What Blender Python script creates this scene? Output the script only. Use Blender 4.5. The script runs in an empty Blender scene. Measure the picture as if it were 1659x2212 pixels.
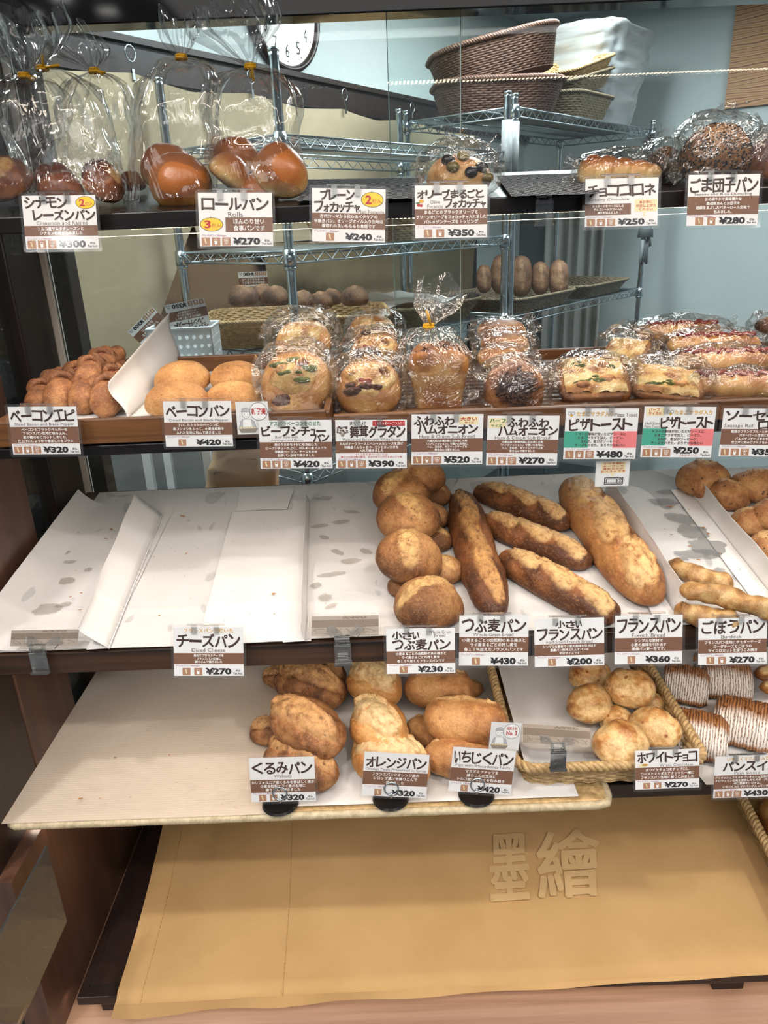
import bpy, math, random
from mathutils import Vector, Matrix, Euler, noise as NZ
S = bpy.context.scene
COL = S.collection
PI = math.pi
def LIN(r, g, b):
    f = lambda c: (c/12.92 if c <= .04045 else ((c+.055)/1.055)**2.4)
    return (f(r/255), f(g/255), f(b/255), 1)

# ------------------------------------------------------------------ camera
FPX, PPX, PPY = 1600.0, 829.5, 1106.0
EYE = Vector((0, 0, 1.45))
def _basis():
    nad = Vector((164.5, -4094.0, -FPX)).normalized()
    up = -nad
    vy = PPY + (-FPX*FPX - (815.0-PPX)*164.5)/4094.0
    yv = Vector((815.0-PPX, -(vy-PPY), -FPX)).normalized()
    xv = yv.cross(up)
    return Matrix((xv, yv, up))
CAMR = _basis()
cam_d = bpy.data.cameras.new('camera'); cam = bpy.data.objects.new('camera', cam_d); COL.objects.link(cam)
cam.matrix_world = Matrix.Translation(EYE) @ CAMR.to_4x4()
cam_d.sensor_fit = 'VERTICAL'; cam_d.sensor_height = 36.0; cam_d.lens = 36.0*FPX/2212.0
cam_d.clip_start = .02; cam_d.clip_end = 60
S.camera = cam
# ------------------------------------------------------------------ view, world, light
S.view_settings.view_transform = 'Standard'; S.view_settings.look = 'None'
S.view_settings.gamma = 1; S.view_settings.use_curve_mapping = False
S.view_settings.exposure = -0.30
S.cycles.use_denoising = True
S.cycles.transparent_max_bounces = 40
S.cycles.max_bounces = 7; S.cycles.diffuse_bounces = 2; S.cycles.glossy_bounces = 2
S.cycles.use_adaptive_sampling = True; S.cycles.adaptive_threshold = .09; S.cycles.adaptive_min_samples = 12
S.cycles.transmission_bounces = 6
S.cycles.caustics_reflective = False; S.cycles.caustics_refractive = False
S.cycles.sample_clamp_indirect = 6
W = bpy.data.worlds.new('world'); S.world = W; W.use_nodes = True
W.node_tree.nodes['Background'].inputs[0].default_value = (.82, .88, 1, 1)
W.node_tree.nodes['Background'].inputs[1].default_value = .25
WARM = (1, .85, .70); COOL = (.92, .97, 1.0); NEUT = (1, .965, .93)
def area(name, loc, size, power, color, rot=(0, 0, 0), size_y=None, spread=None):
    d = bpy.data.lights.new(name, 'AREA'); d.energy = power; d.color = color
    d.shape = 'RECTANGLE' if size_y else 'DISK'; d.size = size
    if size_y: d.size_y = size_y
    if spread: d.spread = spread
    o = bpy.data.objects.new(name, d); COL.objects.link(o); o.location = loc; o.rotation_euler = rot
    return o
# led strips: under the fascia and under the front of every shelf
area('led_light_fascia', (.15, .885, 1.722), 1.7, 3.0, WARM, (math.radians(-8), 0, 0), .012)
area('led_light_top_shelf', (.15, 1.032, 1.444), 1.5, 2.3, WARM, (math.radians(6), 0, 0), .012)
area('led_light_second_shelf', (.15, .955, 1.176), 1.5, 1.5, WARM, (math.radians(10), 0, 0), .012)
area('led_light_third_shelf', (.15, .885, .893), 1.5, 1.15, WARM, (math.radians(8), 0, 0), .012)
area('led_light_tray_shelf', (.15, .90, .612), 1.5, 1.05, WARM, (math.radians(-4), 0, 0), .012)
area('led_light_low_board', (.15, .84, .305), 1.4, 0.4, WARM, (math.radians(-20), 0, 0), .012)
# shop ceiling downlights behind the viewer
SHOP_Z = 2.55
DOWN = [(-1.36, -1.98), (-1.75, -1.98), (-1.50, -1.72), (1.65, -2.10), (1.22, -1.94), (2.0, -1.8), (-.35, -.55), (.55, -.55), (-.9, .1), (1.2, .1)]
for k, (x, y) in enumerate(DOWN):
    area('downlight_lamp', (x, y, SHOP_Z-.03), .11, 16 if k < 6 else 13, NEUT, spread=math.radians(150))
area('shop_ceiling_light', (.2, -1.6, SHOP_Z-.05), 2.4, 38, NEUT, size_y=2.0)
# kitchen ceiling lamps, plus an added fill at the left
area('kitchen_area_light', (.55, 2.75, 2.36), 1.5, 54, COOL, (0, 0, math.radians(56)), .18)
area('kitchen_area_light', (1.75, 2.7, 2.36), 1.5, 25, COOL, (0, 0, math.radians(56)), .18)
area('kitchen_area_light', (-.75, 1.75, 2.36), .9, 26, COOL, (0, 0, math.radians(56)), .18)  # added to brighten the lower left of the kitchen, no real fixture

# ------------------------------------------------------------------ pixel helpers: a point of the photo on a real surface
def ray(px, py):
    return CAMR @ Vector((px-PPX, -(py-PPY), -FPX)).normalized()
def on_y(px, py, y):
    d = ray(px, py); return EYE + d*(y/d.y)
def on_z(px, py, z):
    d = ray(px, py); return EYE + d*((z-EYE.z)/d.z)
def on_x(px, py, x):
    d = ray(px, py); return EYE + d*(x/d.x)
def on_s(px, py, s, lift=0):           # s = (y0, z0, slope): a shelf surface rising to the back
    d = ray(px, py); y0, z0, k = s
    t = (z0+lift-k*y0-EYE.z)/(d.z-k*d.y); return EYE + d*t
def depth(p):
    return -((CAMR.transposed() @ (p-EYE)).z)
SH1 = (1.01, 1.476, .15); SH2 = (.93, 1.207, .045); SH3 = (.86, .931, .135); TRAY = (.84, .668, 0.0); LOW = (.8, .332, 0.0)

# ------------------------------------------------------------------ objects
def tag(o, label, cat, group=None, kind=None):
    if label: o['label'] = label
    if cat: o['category'] = cat
    if group: o['group'] = group
    if kind: o['kind'] = kind
    return o
def struct(o):
    o['kind'] = 'structure'; return o
def empty(name, loc=(0, 0, 0), rot=(0, 0, 0)):
    o = bpy.data.objects.new(name, None); COL.objects.link(o)
    o.location = loc; o.rotation_euler = rot; o.empty_display_size = .02
    return o
def meshdata(name, v, f, mats, mi=None, smooth=True, attrs=None):
    me = bpy.data.meshes.new(name); me.from_pydata([tuple(p) for p in v], [], f)
    for m in (mats if isinstance(mats, (list, tuple)) else [mats]): me.materials.append(m)
    if mi: me.polygons.foreach_set('material_index', mi)
    me.polygons.foreach_set('use_smooth', [bool(smooth)]*len(me.polygons))
    for k, a in (attrs or {}).items():
        at = me.attributes.new(k, 'FLOAT', 'POINT'); at.data.foreach_set('value', a)
    me.update()
    return me
def obj(name, me, parent=None):
    o = bpy.data.objects.new(name, me); COL.objects.link(o)
    if parent: o.parent = parent
    return o
def mk(name, v, f, mats, parent=None, local=False, **kw):
    v = [Vector(p) for p in v]
    off = Vector((0, 0, 0))
    if not local:
        if parent:
            p = parent
            while p: off += p.location; p = p.parent
        else:
            xs = [p.x for p in v]; ys = [p.y for p in v]; zs = [p.z for p in v]
            off = Vector(((min(xs)+max(xs))/2, (min(ys)+max(ys))/2, min(zs)))
        v = [p-off for p in v]
    o = obj(name, meshdata(name, v, f, mats, **kw), parent)
    if not local and not parent: o.location = off
    return o
def bevel(o, w=.0012, n=2):
    m = o.modifiers.new('bevel', 'BEVEL'); m.width = w; m.segments = n; m.limit_method = 'ANGLE'
    return o
class B:                                # collects shapes for one mesh
    def __init__(s): s.v = []; s.f = []
    def add(s, v, f):
        n = len(s.v); s.v += [Vector(p) for p in v]; s.f += [tuple(i+n for i in q) for q in f]; return s
    def box(s, a, b, M=None):
        x0, y0, z0 = a; x1, y1, z1 = b
        v = [Vector(p) for p in ((x0,y0,z0),(x1,y0,z0),(x1,y1,z0),(x0,y1,z0),(x0,y0,z1),(x1,y0,z1),(x1,y1,z1),(x0,y1,z1))]
        if M: v = [M @ p for p in v]
        return s.add(v, [(0,3,2,1),(4,5,6,7),(0,1,5,4),(1,2,6,5),(2,3,7,6),(3,0,4,7)])
    def cyl(s, p0, p1, r, n=10, r1=None, caps=True):
        p0 = Vector(p0); p1 = Vector(p1); d = (p1-p0).normalized()
        a = d.orthogonal().normalized(); b = d.cross(a); r1 = r if r1 is None else r1
        v = [p0+(a*math.cos(2*PI*i/n)+b*math.sin(2*PI*i/n))*r for i in range(n)] + [p1+(a*math.cos(2*PI*i/n)+b*math.sin(2*PI*i/n))*r1 for i in range(n)]
        f = [(i, (i+1) % n, n+(i+1) % n, n+i) for i in range(n)]
        if caps: f += [tuple(range(n-1, -1, -1)), tuple(range(n, 2*n))]
        return s.add(v, f)
    def tube(s, path, r, n=8, closed=False, caps=True):
        path = [Vector(p) for p in path]; m = len(path); v = []; f = []
        a = None
        for i, p in enumerate(path):
            if closed: d = path[(i+1) % m]-path[i-1]
            else: d = path[min(i+1, m-1)]-path[max(i-1, 0)]
            d = d.normalized() if d.length > 1e-9 else Vector((0, 0, 1))
            if a is None: a = d.orthogonal().normalized()
            a = (a-d*a.dot(d)); a = a.normalized() if a.length > 1e-6 else d.orthogonal().normalized()
            b = d.cross(a); rr = r(i/(m-1)) if callable(r) else r
            v += [p+(a*math.cos(2*PI*k/n)+b*math.sin(2*PI*k/n))*rr for k in range(n)]
        for i in range(m if closed else m-1):
            j = (i+1) % m
            f += [(i*n+k, i*n+(k+1) % n, j*n+(k+1) % n, j*n+k) for k in range(n)]
        if not closed and caps: f += [tuple(range(n-1, -1, -1)), tuple(range((m-1)*n, m*n))]
        return s.add(v, f)
    def grid(s, fn, nu, nv, wrap=False):
        v = [fn(i/nu, j/nv) for j in range(nv+1) for i in range(nu+(0 if wrap else 1))]
        w = nu if wrap else nu+1
        f = [(j*w+i, j*w+(i+1) % w, (j+1)*w+(i+1) % w, (j+1)*w+i) for j in range(nv) for i in range(nu)]
        return s.add(v, f)
    def rope(s, path, R, strands=3, pitch=.03, n=6, closed=False, rs=None):
        path = [Vector(p) for p in path]
        # resample
        pts = []; L = [0]
        q = path+[path[0]] if closed else path
        for a, b in zip(q, q[1:]): L.append(L[-1]+(b-a).length)
        tot = L[-1]; m = max(8, int(tot/(pitch/8)))
        turns = max(1, round(tot/pitch)); k = 0
        cs = []
        for i in range(m if closed else m+1):
            t = tot*i/m
            while k < len(L)-2 and L[k+1] < t: k += 1
            u = (t-L[k])/max(1e-9, L[k+1]-L[k]); cs.append(q[k].lerp(q[k+1], u))
        for st in range(strands):
            pp = []
            for i, c in enumerate(cs):
                d = (cs[(i+1) % len(cs)]-cs[i-1]) if closed else (cs[min(i+1, len(cs)-1)]-cs[max(i-1, 0)])
                d = d.normalized(); up = Vector((0, 0, 1)) if abs(d.z) < .9 else Vector((1, 0, 0))
                a = d.cross(up).normalized(); b = d.cross(a)
                th = 2*PI*(turns*i/m+st/strands)
                pp.append(c+(a*math.cos(th)+b*math.sin(th))*R*.55)
            s.tube(pp, rs or R*.55, n, closed=closed)
        return s
    def build(s, name, mats, parent=None, **kw):
        return mk(name, s.v, s.f, mats, parent, **kw)
def copy_thing(root, loc=None, label=None, rot=None, scale=None):
    r = root.copy(); COL.objects.link(r)
    if loc is not None: r.location = loc
    if rot is not None: r.rotation_euler = rot
    if scale is not None: r.scale = scale
    if label: r['label'] = label
    for ch in list(root.children):
        c = ch.copy(); COL.objects.link(c); c.parent = r
        for g in list(ch.children):
            d = g.copy(); COL.objects.link(d); d.parent = c
    return r
def nz(p, f=1.0, sd=0.0):
    return NZ.noise(Vector((p[0]*f+sd*3.7, p[1]*f-sd*1.3, p[2]*f+sd*2.1)))
def sst(a, b, x):
    t = max(0, min(1, (x-a)/(b-a))); return t*t*(3-2*t)

# ------------------------------------------------------------------ materials
class MT:
    def __init__(s, name):
        s.m = bpy.data.materials.new(name); s.m.use_nodes = True; s.t = s.m.node_tree
        s.b = s.t.nodes['Principled BSDF']; s.o = s.t.nodes['Material Output']
    def n(s, typ, **kw):
        nd = s.t.nodes.new('ShaderNode'+typ)
        for k, v in kw.items():
            key = k.replace('_', ' ')
            if key in nd.inputs: 
                if isinstance(v, bpy.types.NodeSocket): s.t.links.new(v, nd.inputs[key])
                else: nd.inputs[key].default_value = v
            else: setattr(nd, k, v)
        return nd
    def l(s, a, b): s.t.links.new(a, b)
    def set(s, **kw):
        for k, v in kw.items():
            i = s.b.inputs[k.replace('_', ' ')]
            if isinstance(v, bpy.types.NodeSocket): s.l(v, i)
            else: i.default_value = v
        return s
    def coord(s, scale=(1, 1, 1), which='Object', rot=(0, 0, 0)):
        tc = s.n('TexCoord'); mp = s.n('Mapping'); s.l(tc.outputs[which], mp.inputs[0])
        mp.inputs['Scale'].default_value = scale; mp.inputs['Rotation'].default_value = rot
        return mp.outputs[0]
    def noise(s, vec, scale, detail=3, rough=.55, dist=0):
        nd = s.n('TexNoise', Scale=scale, Detail=detail, Roughness=rough, Distortion=dist); s.l(vec, nd.inputs['Vector']); return nd.outputs[0]
    def ramp(s, fac, stops):
        r = s.n('ValToRGB'); s.l(fac, r.inputs[0]); e = r.color_ramp.elements
        while len(e) > 1: e.remove(e[-1])
        e[0].position = stops[0][0]; e[0].color = stops[0][1]
        for p, c in stops[1:]:
            x = e.new(p); x.color = c
        return r.outputs[0]
    def mix(s, fac, a, b, mode='MIX'):
        nd = s.n('Mix', data_type='RGBA', blend_type=mode)
        for v, i in ((fac, nd.inputs[0]), (a, nd.inputs[6]), (b, nd.inputs[7])):
            if isinstance(v, bpy.types.NodeSocket): s.l(v, i)
            else: i.default_value = v
        return nd.outputs[2]
    def math(s, op, a, b=0.0, c=None):
        nd = s.n('Math', operation=op)
        for v, i in ((a, nd.inputs[0]), (b, nd.inputs[1])):
            if isinstance(v, bpy.types.NodeSocket): s.l(v, i)
            else: i.default_value = v
        return nd.outputs[0]
    def attr(s, name):
        a = s.n('Attribute'); a.attribute_name = name; return a.outputs['Fac']
    def bump(s, h, strength=.3, dist=.001, normal=None):
        nd = s.n('Bump'); nd.inputs['Strength'].default_value = strength; nd.inputs['Distance'].default_value = dist
        s.l(h, nd.inputs['Height']); 
        if normal: s.l(normal, nd.inputs['Normal'])
        return nd.outputs[0]
def plain(name, col, rough=.5, metal=0.0, spec=.5, bump=0, bscale=200):
    t = MT(name); t.set(Base_Color=col, Roughness=rough, Metallic=metal); t.b.inputs['Specular IOR Level'].default_value = spec
    if bump:
        t.set(Normal=t.bump(t.noise(t.coord(), bscale), bump))
    return t.m
def wood(name, dark, light, scale=(30, 30, 2.2), rough=.4, fine=60, coat=0):
    t = MT(name); c = t.coord(scale)
    a = t.noise(c, 1.0, 4, .6, .6); c2 = t.coord((scale[0]*9, scale[1]*9, scale[2]*2.5)) if scale[2] < scale[0] else t.coord((scale[0]*2.5, scale[1]*9, scale[2]*9))
    b = t.noise(c2, 1.0, 2)
    col = t.mix(t.math('MULTIPLY', b, .55), t.ramp(a, [(.3, dark), (.7, light)]), dark)
    t.set(Base_Color=col, Roughness=rough, Normal=t.bump(b, .12))
    if coat: t.set(Coat_Weight=coat, Coat_Roughness=.12)
    return t.m
M = {}
M['dark_wood'] = wood('dark_wood', LIN(26, 18, 16), LIN(52, 36, 30), rough=.35)
M['black_board'] = wood('black_board', LIN(20, 16, 16), LIN(34, 26, 24), (2.2, 30, 30), rough=.3)
M['fascia_black'] = plain('fascia_black', LIN(26, 24, 24), .06, 0, .35)
M['worn_wood'] = wood('worn_wood', LIN(24, 16, 12), LIN(92, 62, 42), (1.6, 60, 60), rough=.35)
M['brown_panel'] = wood('brown_panel', LIN(68, 46, 37), LIN(106, 74, 57), (24, 24, 1.6), rough=.32)
M['pale_deck'] = wood('pale_deck', LIN(142, 106, 84), LIN(184, 148, 122), (1.4, 40, 40), rough=.4)
M['tray_wood'] = wood('tray_wood', LIN(70, 42, 22), LIN(150, 100, 56), (2.0, 50, 50), rough=.4)
M['plywood'] = None
def plywood():
    t = MT('plywood'); c = t.coord((1.0, 1.0, 5.5), rot=(.1, .2, 0))
    w = t.n('TexWave', Scale=3.0, Distortion=9.0, Detail=2.0, wave_type='BANDS', bands_direction='Z'); w.inputs['Detail Scale'].default_value = .8
    t.l(c, w.inputs['Vector'])
    t.set(Base_Color=t.ramp(w.outputs[1], [(0, LIN(176, 124, 78)), (.75, LIN(206, 160, 112)), (.93, LIN(150, 98, 60)), (1, LIN(120, 76, 44))]), Roughness=.5)
    return t.m
M['plywood'] = plywood()
M['wall_paint'] = plain('wall_paint', LIN(194, 205, 204), .7, bump=.05)
M['wall_low'] = plain('wall_low', LIN(180, 184, 182), .6)
M['ceiling_paint'] = plain('ceiling_paint', LIN(214, 220, 222), .8)
M['floor'] = plain('floor', LIN(96, 104, 108), .5, bump=.1, bscale=30)
M['shop_wall'] = plain('shop_wall', LIN(120, 108, 96), .8)
M['chrome'] = plain('chrome', LIN(190, 200, 205), .22, 1.0)
M['wire'] = plain('wire', LIN(170, 182, 188), .3, .9)
M['black_plastic'] = plain('black_plastic', LIN(22, 22, 24), .4)
M['black_metal'] = plain('black_metal', LIN(30, 28, 28), .3, .3)
M['white_plastic'] = plain('white_plastic', LIN(222, 226, 226), .4)
M['white_strip'] = plain('white_strip', LIN(214, 208, 196), .5)
M['tan_board'] = plain('tan_board', LIN(140, 112, 80), .9, bump=.4, bscale=160)
M['kraft'] = plain('kraft', LIN(176, 142, 104), .8, bump=.1, bscale=60)
def paper(name, col, stain=0, weave=False, stain_scale=26, thr=.66):
    t = MT(name); c = t.coord(); big = t.noise(c, 7, 3, .6)
    colr = t.ramp(big, [(.3, tuple(x*.94 for x in col[:3])+(1,)), (.7, col)])
    if stain:
        st = t.noise(t.coord((1, .62, 1)), stain_scale, 2, .5, .8)
        m = t.ramp(st, [(thr, (0, 0, 0, 1)), (thr+.03, (1, 1, 1, 1))])
        sp = t.ramp(t.noise(c, 300, 1), [(.73, (0, 0, 0, 1)), (.77, (1, 1, 1, 1))])
        colr = t.mix(t.math('MULTIPLY', m, stain), colr, tuple(x*.55 for x in col[:3])+(1,))
        colr = t.mix(t.math('MULTIPLY', sp, .25), colr, tuple(x*.5 for x in col[:3])+(1,))
    h = t.noise(c, 40, 3)
    if weave:
        w = t.n('TexBrick', Scale=1.0); w.inputs['Brick Width'].default_value = .03; w.inputs['Row Height'].default_value = .0046
        w.inputs['Mortar Size'].default_value = .0012; w.inputs['Mortar Smooth'].default_value = 1.0
        t.l(t.coord(), w.inputs['Vector'])
        hh = t.math('ADD', t.math('MULTIPLY', w.outputs['Fac'], -1.0), t.math('MULTIPLY', h, .8))
        t.set(Normal=t.bump(hh, .18, .0008))
    else:
        t.set(Normal=t.bump(h, .25, .002))
    t.set(Base_Color=colr, Roughness=.55); t.b.inputs['Specular IOR Level'].default_value = .3
    return t.m
PAPER = LIN(216, 213, 210)
M['paper'] = paper('paper', LIN(230, 227, 224))
M['paper_stained'] = paper('paper_stained', PAPER, .5)
M['paper_grease'] = paper('paper_grease', LIN(214, 213, 212), .75, stain_scale=14, thr=.56)
M['paper_weave'] = paper('paper_weave', LIN(208, 192, 174), 0, True)
M['card_white'] = plain('card_white', LIN(238, 236, 234), .35)
def glassy(name, tint=(1, 1, 1, 1), ior=1.45, rough=.02, k=1.0, haze=0.0, hazecol=(.8, .8, .8, 1), bump=None, spec=(1, 1, 1, 1), base=0.0, cap=1.0):
    t = MT(name); t.t.nodes.remove(t.b)
    tr = t.n('BsdfTransparent'); tr.inputs[0].default_value = tint
    gl = t.n('BsdfGlossy'); gl.inputs['Roughness'].default_value = rough; gl.inputs[0].default_value = spec
    fr = t.n('Fresnel'); fr.inputs[0].default_value = ior
    if bump:
        c = t.coord(bump.get('s', (1, 1, 1)))
        a = t.noise(c, bump['scale'], 3, .6, bump.get('d', 1.5))
        rid = t.math('ABSOLUTE', t.math('SUBTRACT', a, .5))
        vo = t.n('TexVoronoi', Scale=bump['scale']*1.3, feature='DISTANCE_TO_EDGE'); t.l(c, vo.inputs['Vector'])
        h = t.math('ADD', rid, t.math('MULTIPLY', t.math('MINIMUM', vo.outputs[0], .18), 1.2))
        nrm = t.bump(h, bump.get('str', .6), bump.get('dist', .004))
        t.l(nrm, gl.inputs['Normal']); t.l(nrm, fr.inputs['Normal'])
    fac = t.math('MINIMUM', t.math('ADD', t.math('MULTIPLY', fr.outputs[0], k), base), cap)
    mx = t.n('MixShader'); t.l(fac, mx.inputs[0]); t.l(tr.outputs[0], mx.inputs[1]); t.l(gl.outputs[0], mx.inputs[2])
    out = mx.outputs[0]
    if haze:
        df = t.n('BsdfDiffuse'); df.inputs[0].default_value = hazecol
        m2 = t.n('MixShader'); m2.inputs[0].default_value = haze
        t.l(out, m2.inputs[1]); t.l(df.outputs[0], m2.inputs[2]); out = m2.outputs[0]
    t.l(out, t.o.inputs[0])
    return t.m
M['pane'] = glassy('pane', (.93, .97, .965, 1), 1.5, .004, .9, .015, (.7, .8, .8, 1))
M['pane_edge'] = plain('pane_edge', LIN(205, 225, 220), .2)
M['acrylic'] = glassy('acrylic', (.95, .95, .94, 1), 1.5, .03, 1.6, .05)
M['guard'] = glassy('guard', (.82, .82, .82, 1), 1.5, .02, 1.2, .05, (.8, .78, .76, 1))
M['sleeve'] = glassy('sleeve', (.99, .99, .99, 1), 1.4, .08, .25, .01, cap=.06)
M['film'] = glassy('film', (.985, .985, .98, 1), 1.45, .09, 1.3, .012, (.95, .95, .95, 1), dict(scale=17, str=.85, dist=.010, d=2.6), base=.05, cap=.45)
M['film_tall'] = glassy('film_tall', (.98, .978, .975, 1), 1.45, .08, 1.25, .010, (.92, .91, .9, 1), dict(scale=9, s=(1, 1, .45), str=.7, dist=.010, d=2.2), base=.03, cap=.42)
M['gold_tie'] = plain('gold_tie', LIN(236, 176, 20), .3)
M['white_wrap'] = glassy('white_wrap', (.8, .82, .82, 1), 1.45, .12, 1.2, .42, (.8, .84, .85, 1), dict(scale=16, str=.7, dist=.01))
def cloth(name, c1, c2, scale=1400, rough=.85):
    t = MT(name); c = t.coord()
    a = t.noise(c, 5, 4, .6); w = t.noise(c, scale, 1)
    t.set(Base_Color=t.mix(t.math('MULTIPLY', w, .3), t.ramp(a, [(.3, c1), (.7, c2)]), c1), Roughness=rough, Normal=t.bump(t.noise(t.coord((1, 1, 1)), 28, 3), .25, .003))
    t.b.inputs['Specular IOR Level'].default_value = .15
    return t.m
M['khaki'] = cloth('khaki', LIN(186, 148, 98), LIN(202, 164, 114))
M['khaki_print'] = cloth('khaki_print', LIN(200, 166, 116), LIN(212, 178, 130))
M['beige_curtain'] = cloth('beige_curtain', LIN(172, 158, 130), LIN(188, 174, 146))
M['olive_cloth'] = cloth('olive_cloth', LIN(128, 112, 84), LIN(146, 130, 98))
M['white_curtain'] = cloth('white_curtain', LIN(196, 196, 190), LIN(214, 214, 208))
def mat_weave():
    t = MT('woven_mat'); c = t.coord()
    k = t.n('TexChecker', Scale=150.0); t.l(c, k.inputs['Vector'])
    k.inputs['Color1'].default_value = LIN(120, 120, 122); k.inputs['Color2'].default_value = LIN(24, 23, 25)
    t.set(Base_Color=k.outputs[0], Roughness=.9); t.b.inputs['Specular IOR Level'].default_value = .08; return t.m
M['woven_mat'] = mat_weave()
def wicker(name, dark, light):
    t = MT(name); c = t.coord(); a = t.noise(c, 90, 3, .6)
    t.set(Base_Color=t.ramp(a, [(.3, dark), (.7, light)]), Roughness=.5); return t.m
M['wicker_brown'] = wicker('wicker_brown', LIN(74, 50, 40), LIN(122, 88, 70))
M['wicker_tan'] = wicker('wicker_tan', LIN(146, 116, 74), LIN(206, 174, 124))
M['wicker_grey'] = wicker('wicker_grey', LIN(104, 92, 72), LIN(152, 136, 108))
M['rattan_rim'] = wicker('rattan_rim', LIN(166, 148, 116), LIN(206, 190, 158))
# bread crusts: 'cut' marks the torn or scored paler crumb, 'bake' the deeper baked areas of the crust
def crust(name, deep, mid, pale, crumb, spk=0.0, spk_col=None, spk_scale=120, flour=0.0, gloss=.55, fine=.6, patch=9.0, mottle=1.0):
    t = MT(name); c = t.coord()
    info = t.n('ObjectInfo'); off = t.n('VectorMath', operation='ADD'); t.l(c, off.inputs[0])
    sc = t.n('VectorMath', operation='SCALE'); t.l(info.outputs['Location'], sc.inputs[0]); sc.inputs['Scale'].default_value = 3.0
    t.l(sc.outputs[0], off.inputs[1]); c = off.outputs[0]
    p = t.noise(c, patch*4, 4, .62, .5)
    bk = t.attr('bake'); ct = t.attr('cut')
    v = t.math('ADD', t.math('ADD', t.math('MULTIPLY', p, .62), t.math('MULTIPLY', bk, .6)), t.math('MULTIPLY', t.noise(c, 130, 3, .65), .22))
    dk = lambda q, k: tuple(x*k for x in q[:3])+(1,)
    col = t.ramp(v, [(.38, dk(pale, .92)), (.60, dk(mid, .84)), (.90, dk(deep, .72))])
    g = t.noise(c, 420, 2)
    bl = t.ramp(t.noise(c, 260, 3, .7), [(.38, (0, 0, 0, 1)), (.72, (1, 1, 1, 1))])
    col = t.mix(t.math('MULTIPLY', bl, .38*mottle), col, dk(deep, .85))
    pl = t.ramp(t.noise(c, 190, 2, .6), [(.56, (0, 0, 0, 1)), (.74, (1, 1, 1, 1))])
    col = t.mix(t.math('MULTIPLY', pl, .35*mottle), col, pale)
    cr = t.ramp(t.noise(c, 95, 4, .7), [(.30, dk(mid, .8)), (.50, dk(crumb, .80)), (.66, crumb)])
    col = t.mix(ct, col, cr)
    if spk:
        vo = t.n('TexVoronoi', Scale=spk_scale); t.l(c, vo.inputs['Vector'])
        m = t.ramp(vo.outputs['Distance'], [(.16, (1, 1, 1, 1)), (.3, (0, 0, 0, 1))])
        gate = t.ramp(t.noise(c, spk_scale*.55, 1), [(.5, (0, 0, 0, 1)), (.58, (1, 1, 1, 1))])
        col = t.mix(t.math('MULTIPLY', t.math('MULTIPLY', m, gate), spk), col, spk_col or tuple(x*.35 for x in deep[:3])+(1,))
    if flour:
        fl = t.ramp(t.noise(c, 700, 2), [(.58, (0, 0, 0, 1)), (.72, (1, 1, 1, 1))])
        col = t.mix(t.math('MULTIPLY', fl, flour), col, LIN(240, 225, 200))
    h = t.math('ADD', t.math('MULTIPLY', g, .5), t.math('ADD', t.noise(c, 110, 4, .65), t.math('MULTIPLY', t.noise(c, 260, 3, .7), .8)))
    t.set(Base_Color=col, Roughness=gloss, Normal=t.bump(h, fine, .002))
    t.b.inputs['Specular IOR Level'].default_value = .4
    return t.m
M['cr_grain'] = crust('grain_crust', LIN(104, 62, 32), LIN(164, 110, 64), LIN(196, 146, 92), LIN(214, 172, 112), .75, LIN(96, 54, 30), 150, .18, .62)
M['cr_baguette'] = crust('baguette_crust', LIN(98, 56, 30), LIN(166, 104, 58), LIN(200, 144, 86), LIN(230, 188, 128), 0, None, 1, .12, .5)
M['cr_baguette_dark'] = crust('grain_baguette_crust', LIN(82, 46, 26), LIN(138, 84, 46), LIN(168, 110, 66), LIN(206, 156, 98), .6, LIN(84, 46, 26), 170, .12, .55)
M['cr_walnut'] = crust('walnut_crust', LIN(100, 60, 34), LIN(158, 104, 62), LIN(186, 134, 84), LIN(208, 160, 106), .7, LIN(84, 48, 28), 90, .2, .65)
M['cr_orange'] = crust('orange_crust', LIN(164, 100, 44), LIN(206, 142, 76), LIN(222, 170, 108), LIN(232, 204, 154), .3, LIN(190, 110, 40), 60, .15, .5)
M['cr_fig'] = crust('fig_crust', LIN(150, 92, 48), LIN(192, 132, 78), LIN(214, 162, 104), LIN(232, 192, 136), .35, LIN(130, 76, 40), 70, .22, .55)
M['cr_golden'] = crust('golden_crust', LIN(196, 118, 62), LIN(232, 174, 104), LIN(246, 216, 154), LIN(240, 208, 150), 0, None, 1, 0, .3, .12, 5, .15)
M['cr_rollbrown'] = crust('brown_roll_crust', LIN(142, 80, 52), LIN(190, 122, 76), LIN(236, 190, 130), LIN(220, 176, 120), .25, LIN(50, 26, 18), 60, 0, .32, .15, 5, .2)
M['cr_potato'] = crust('bacon_bread_crust', LIN(160, 104, 54), LIN(198, 140, 82), LIN(216, 166, 104), LIN(228, 190, 134), .6, LIN(120, 76, 40), 130, .25, .6)
M['cr_epi'] = crust('epi_crust', LIN(112, 66, 40), LIN(162, 104, 64), LIN(200, 142, 88), LIN(230, 186, 122), .25, LIN(96, 56, 34), 150, .3, .6)
M['cr_choc'] = crust('white_choc_crust', LIN(160, 96, 48), LIN(210, 156, 94), LIN(234, 202, 146), LIN(244, 216, 158), .85, LIN(140, 72, 30), 62, 0, .35, .25, 7)
M['cr_pepper'] = crust('pepper_bun_crust', LIN(130, 78, 42), LIN(182, 124, 74), LIN(208, 158, 102), LIN(224, 180, 122), .85, LIN(60, 40, 28), 95, .15, .55)
M['cr_soft'] = crust('soft_bread_crust', LIN(132, 76, 36), LIN(188, 128, 70), LIN(222, 176, 112), LIN(240, 208, 150), .2, LIN(120, 60, 28), 50, 0, .4, .2, 5, .5)
M['cr_onion'] = crust('onion_crust', LIN(70, 40, 22), LIN(124, 74, 38), LIN(176, 116, 64), LIN(200, 150, 96), .4, LIN(56, 32, 20), 60, 0, .4, .6, 10)
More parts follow.
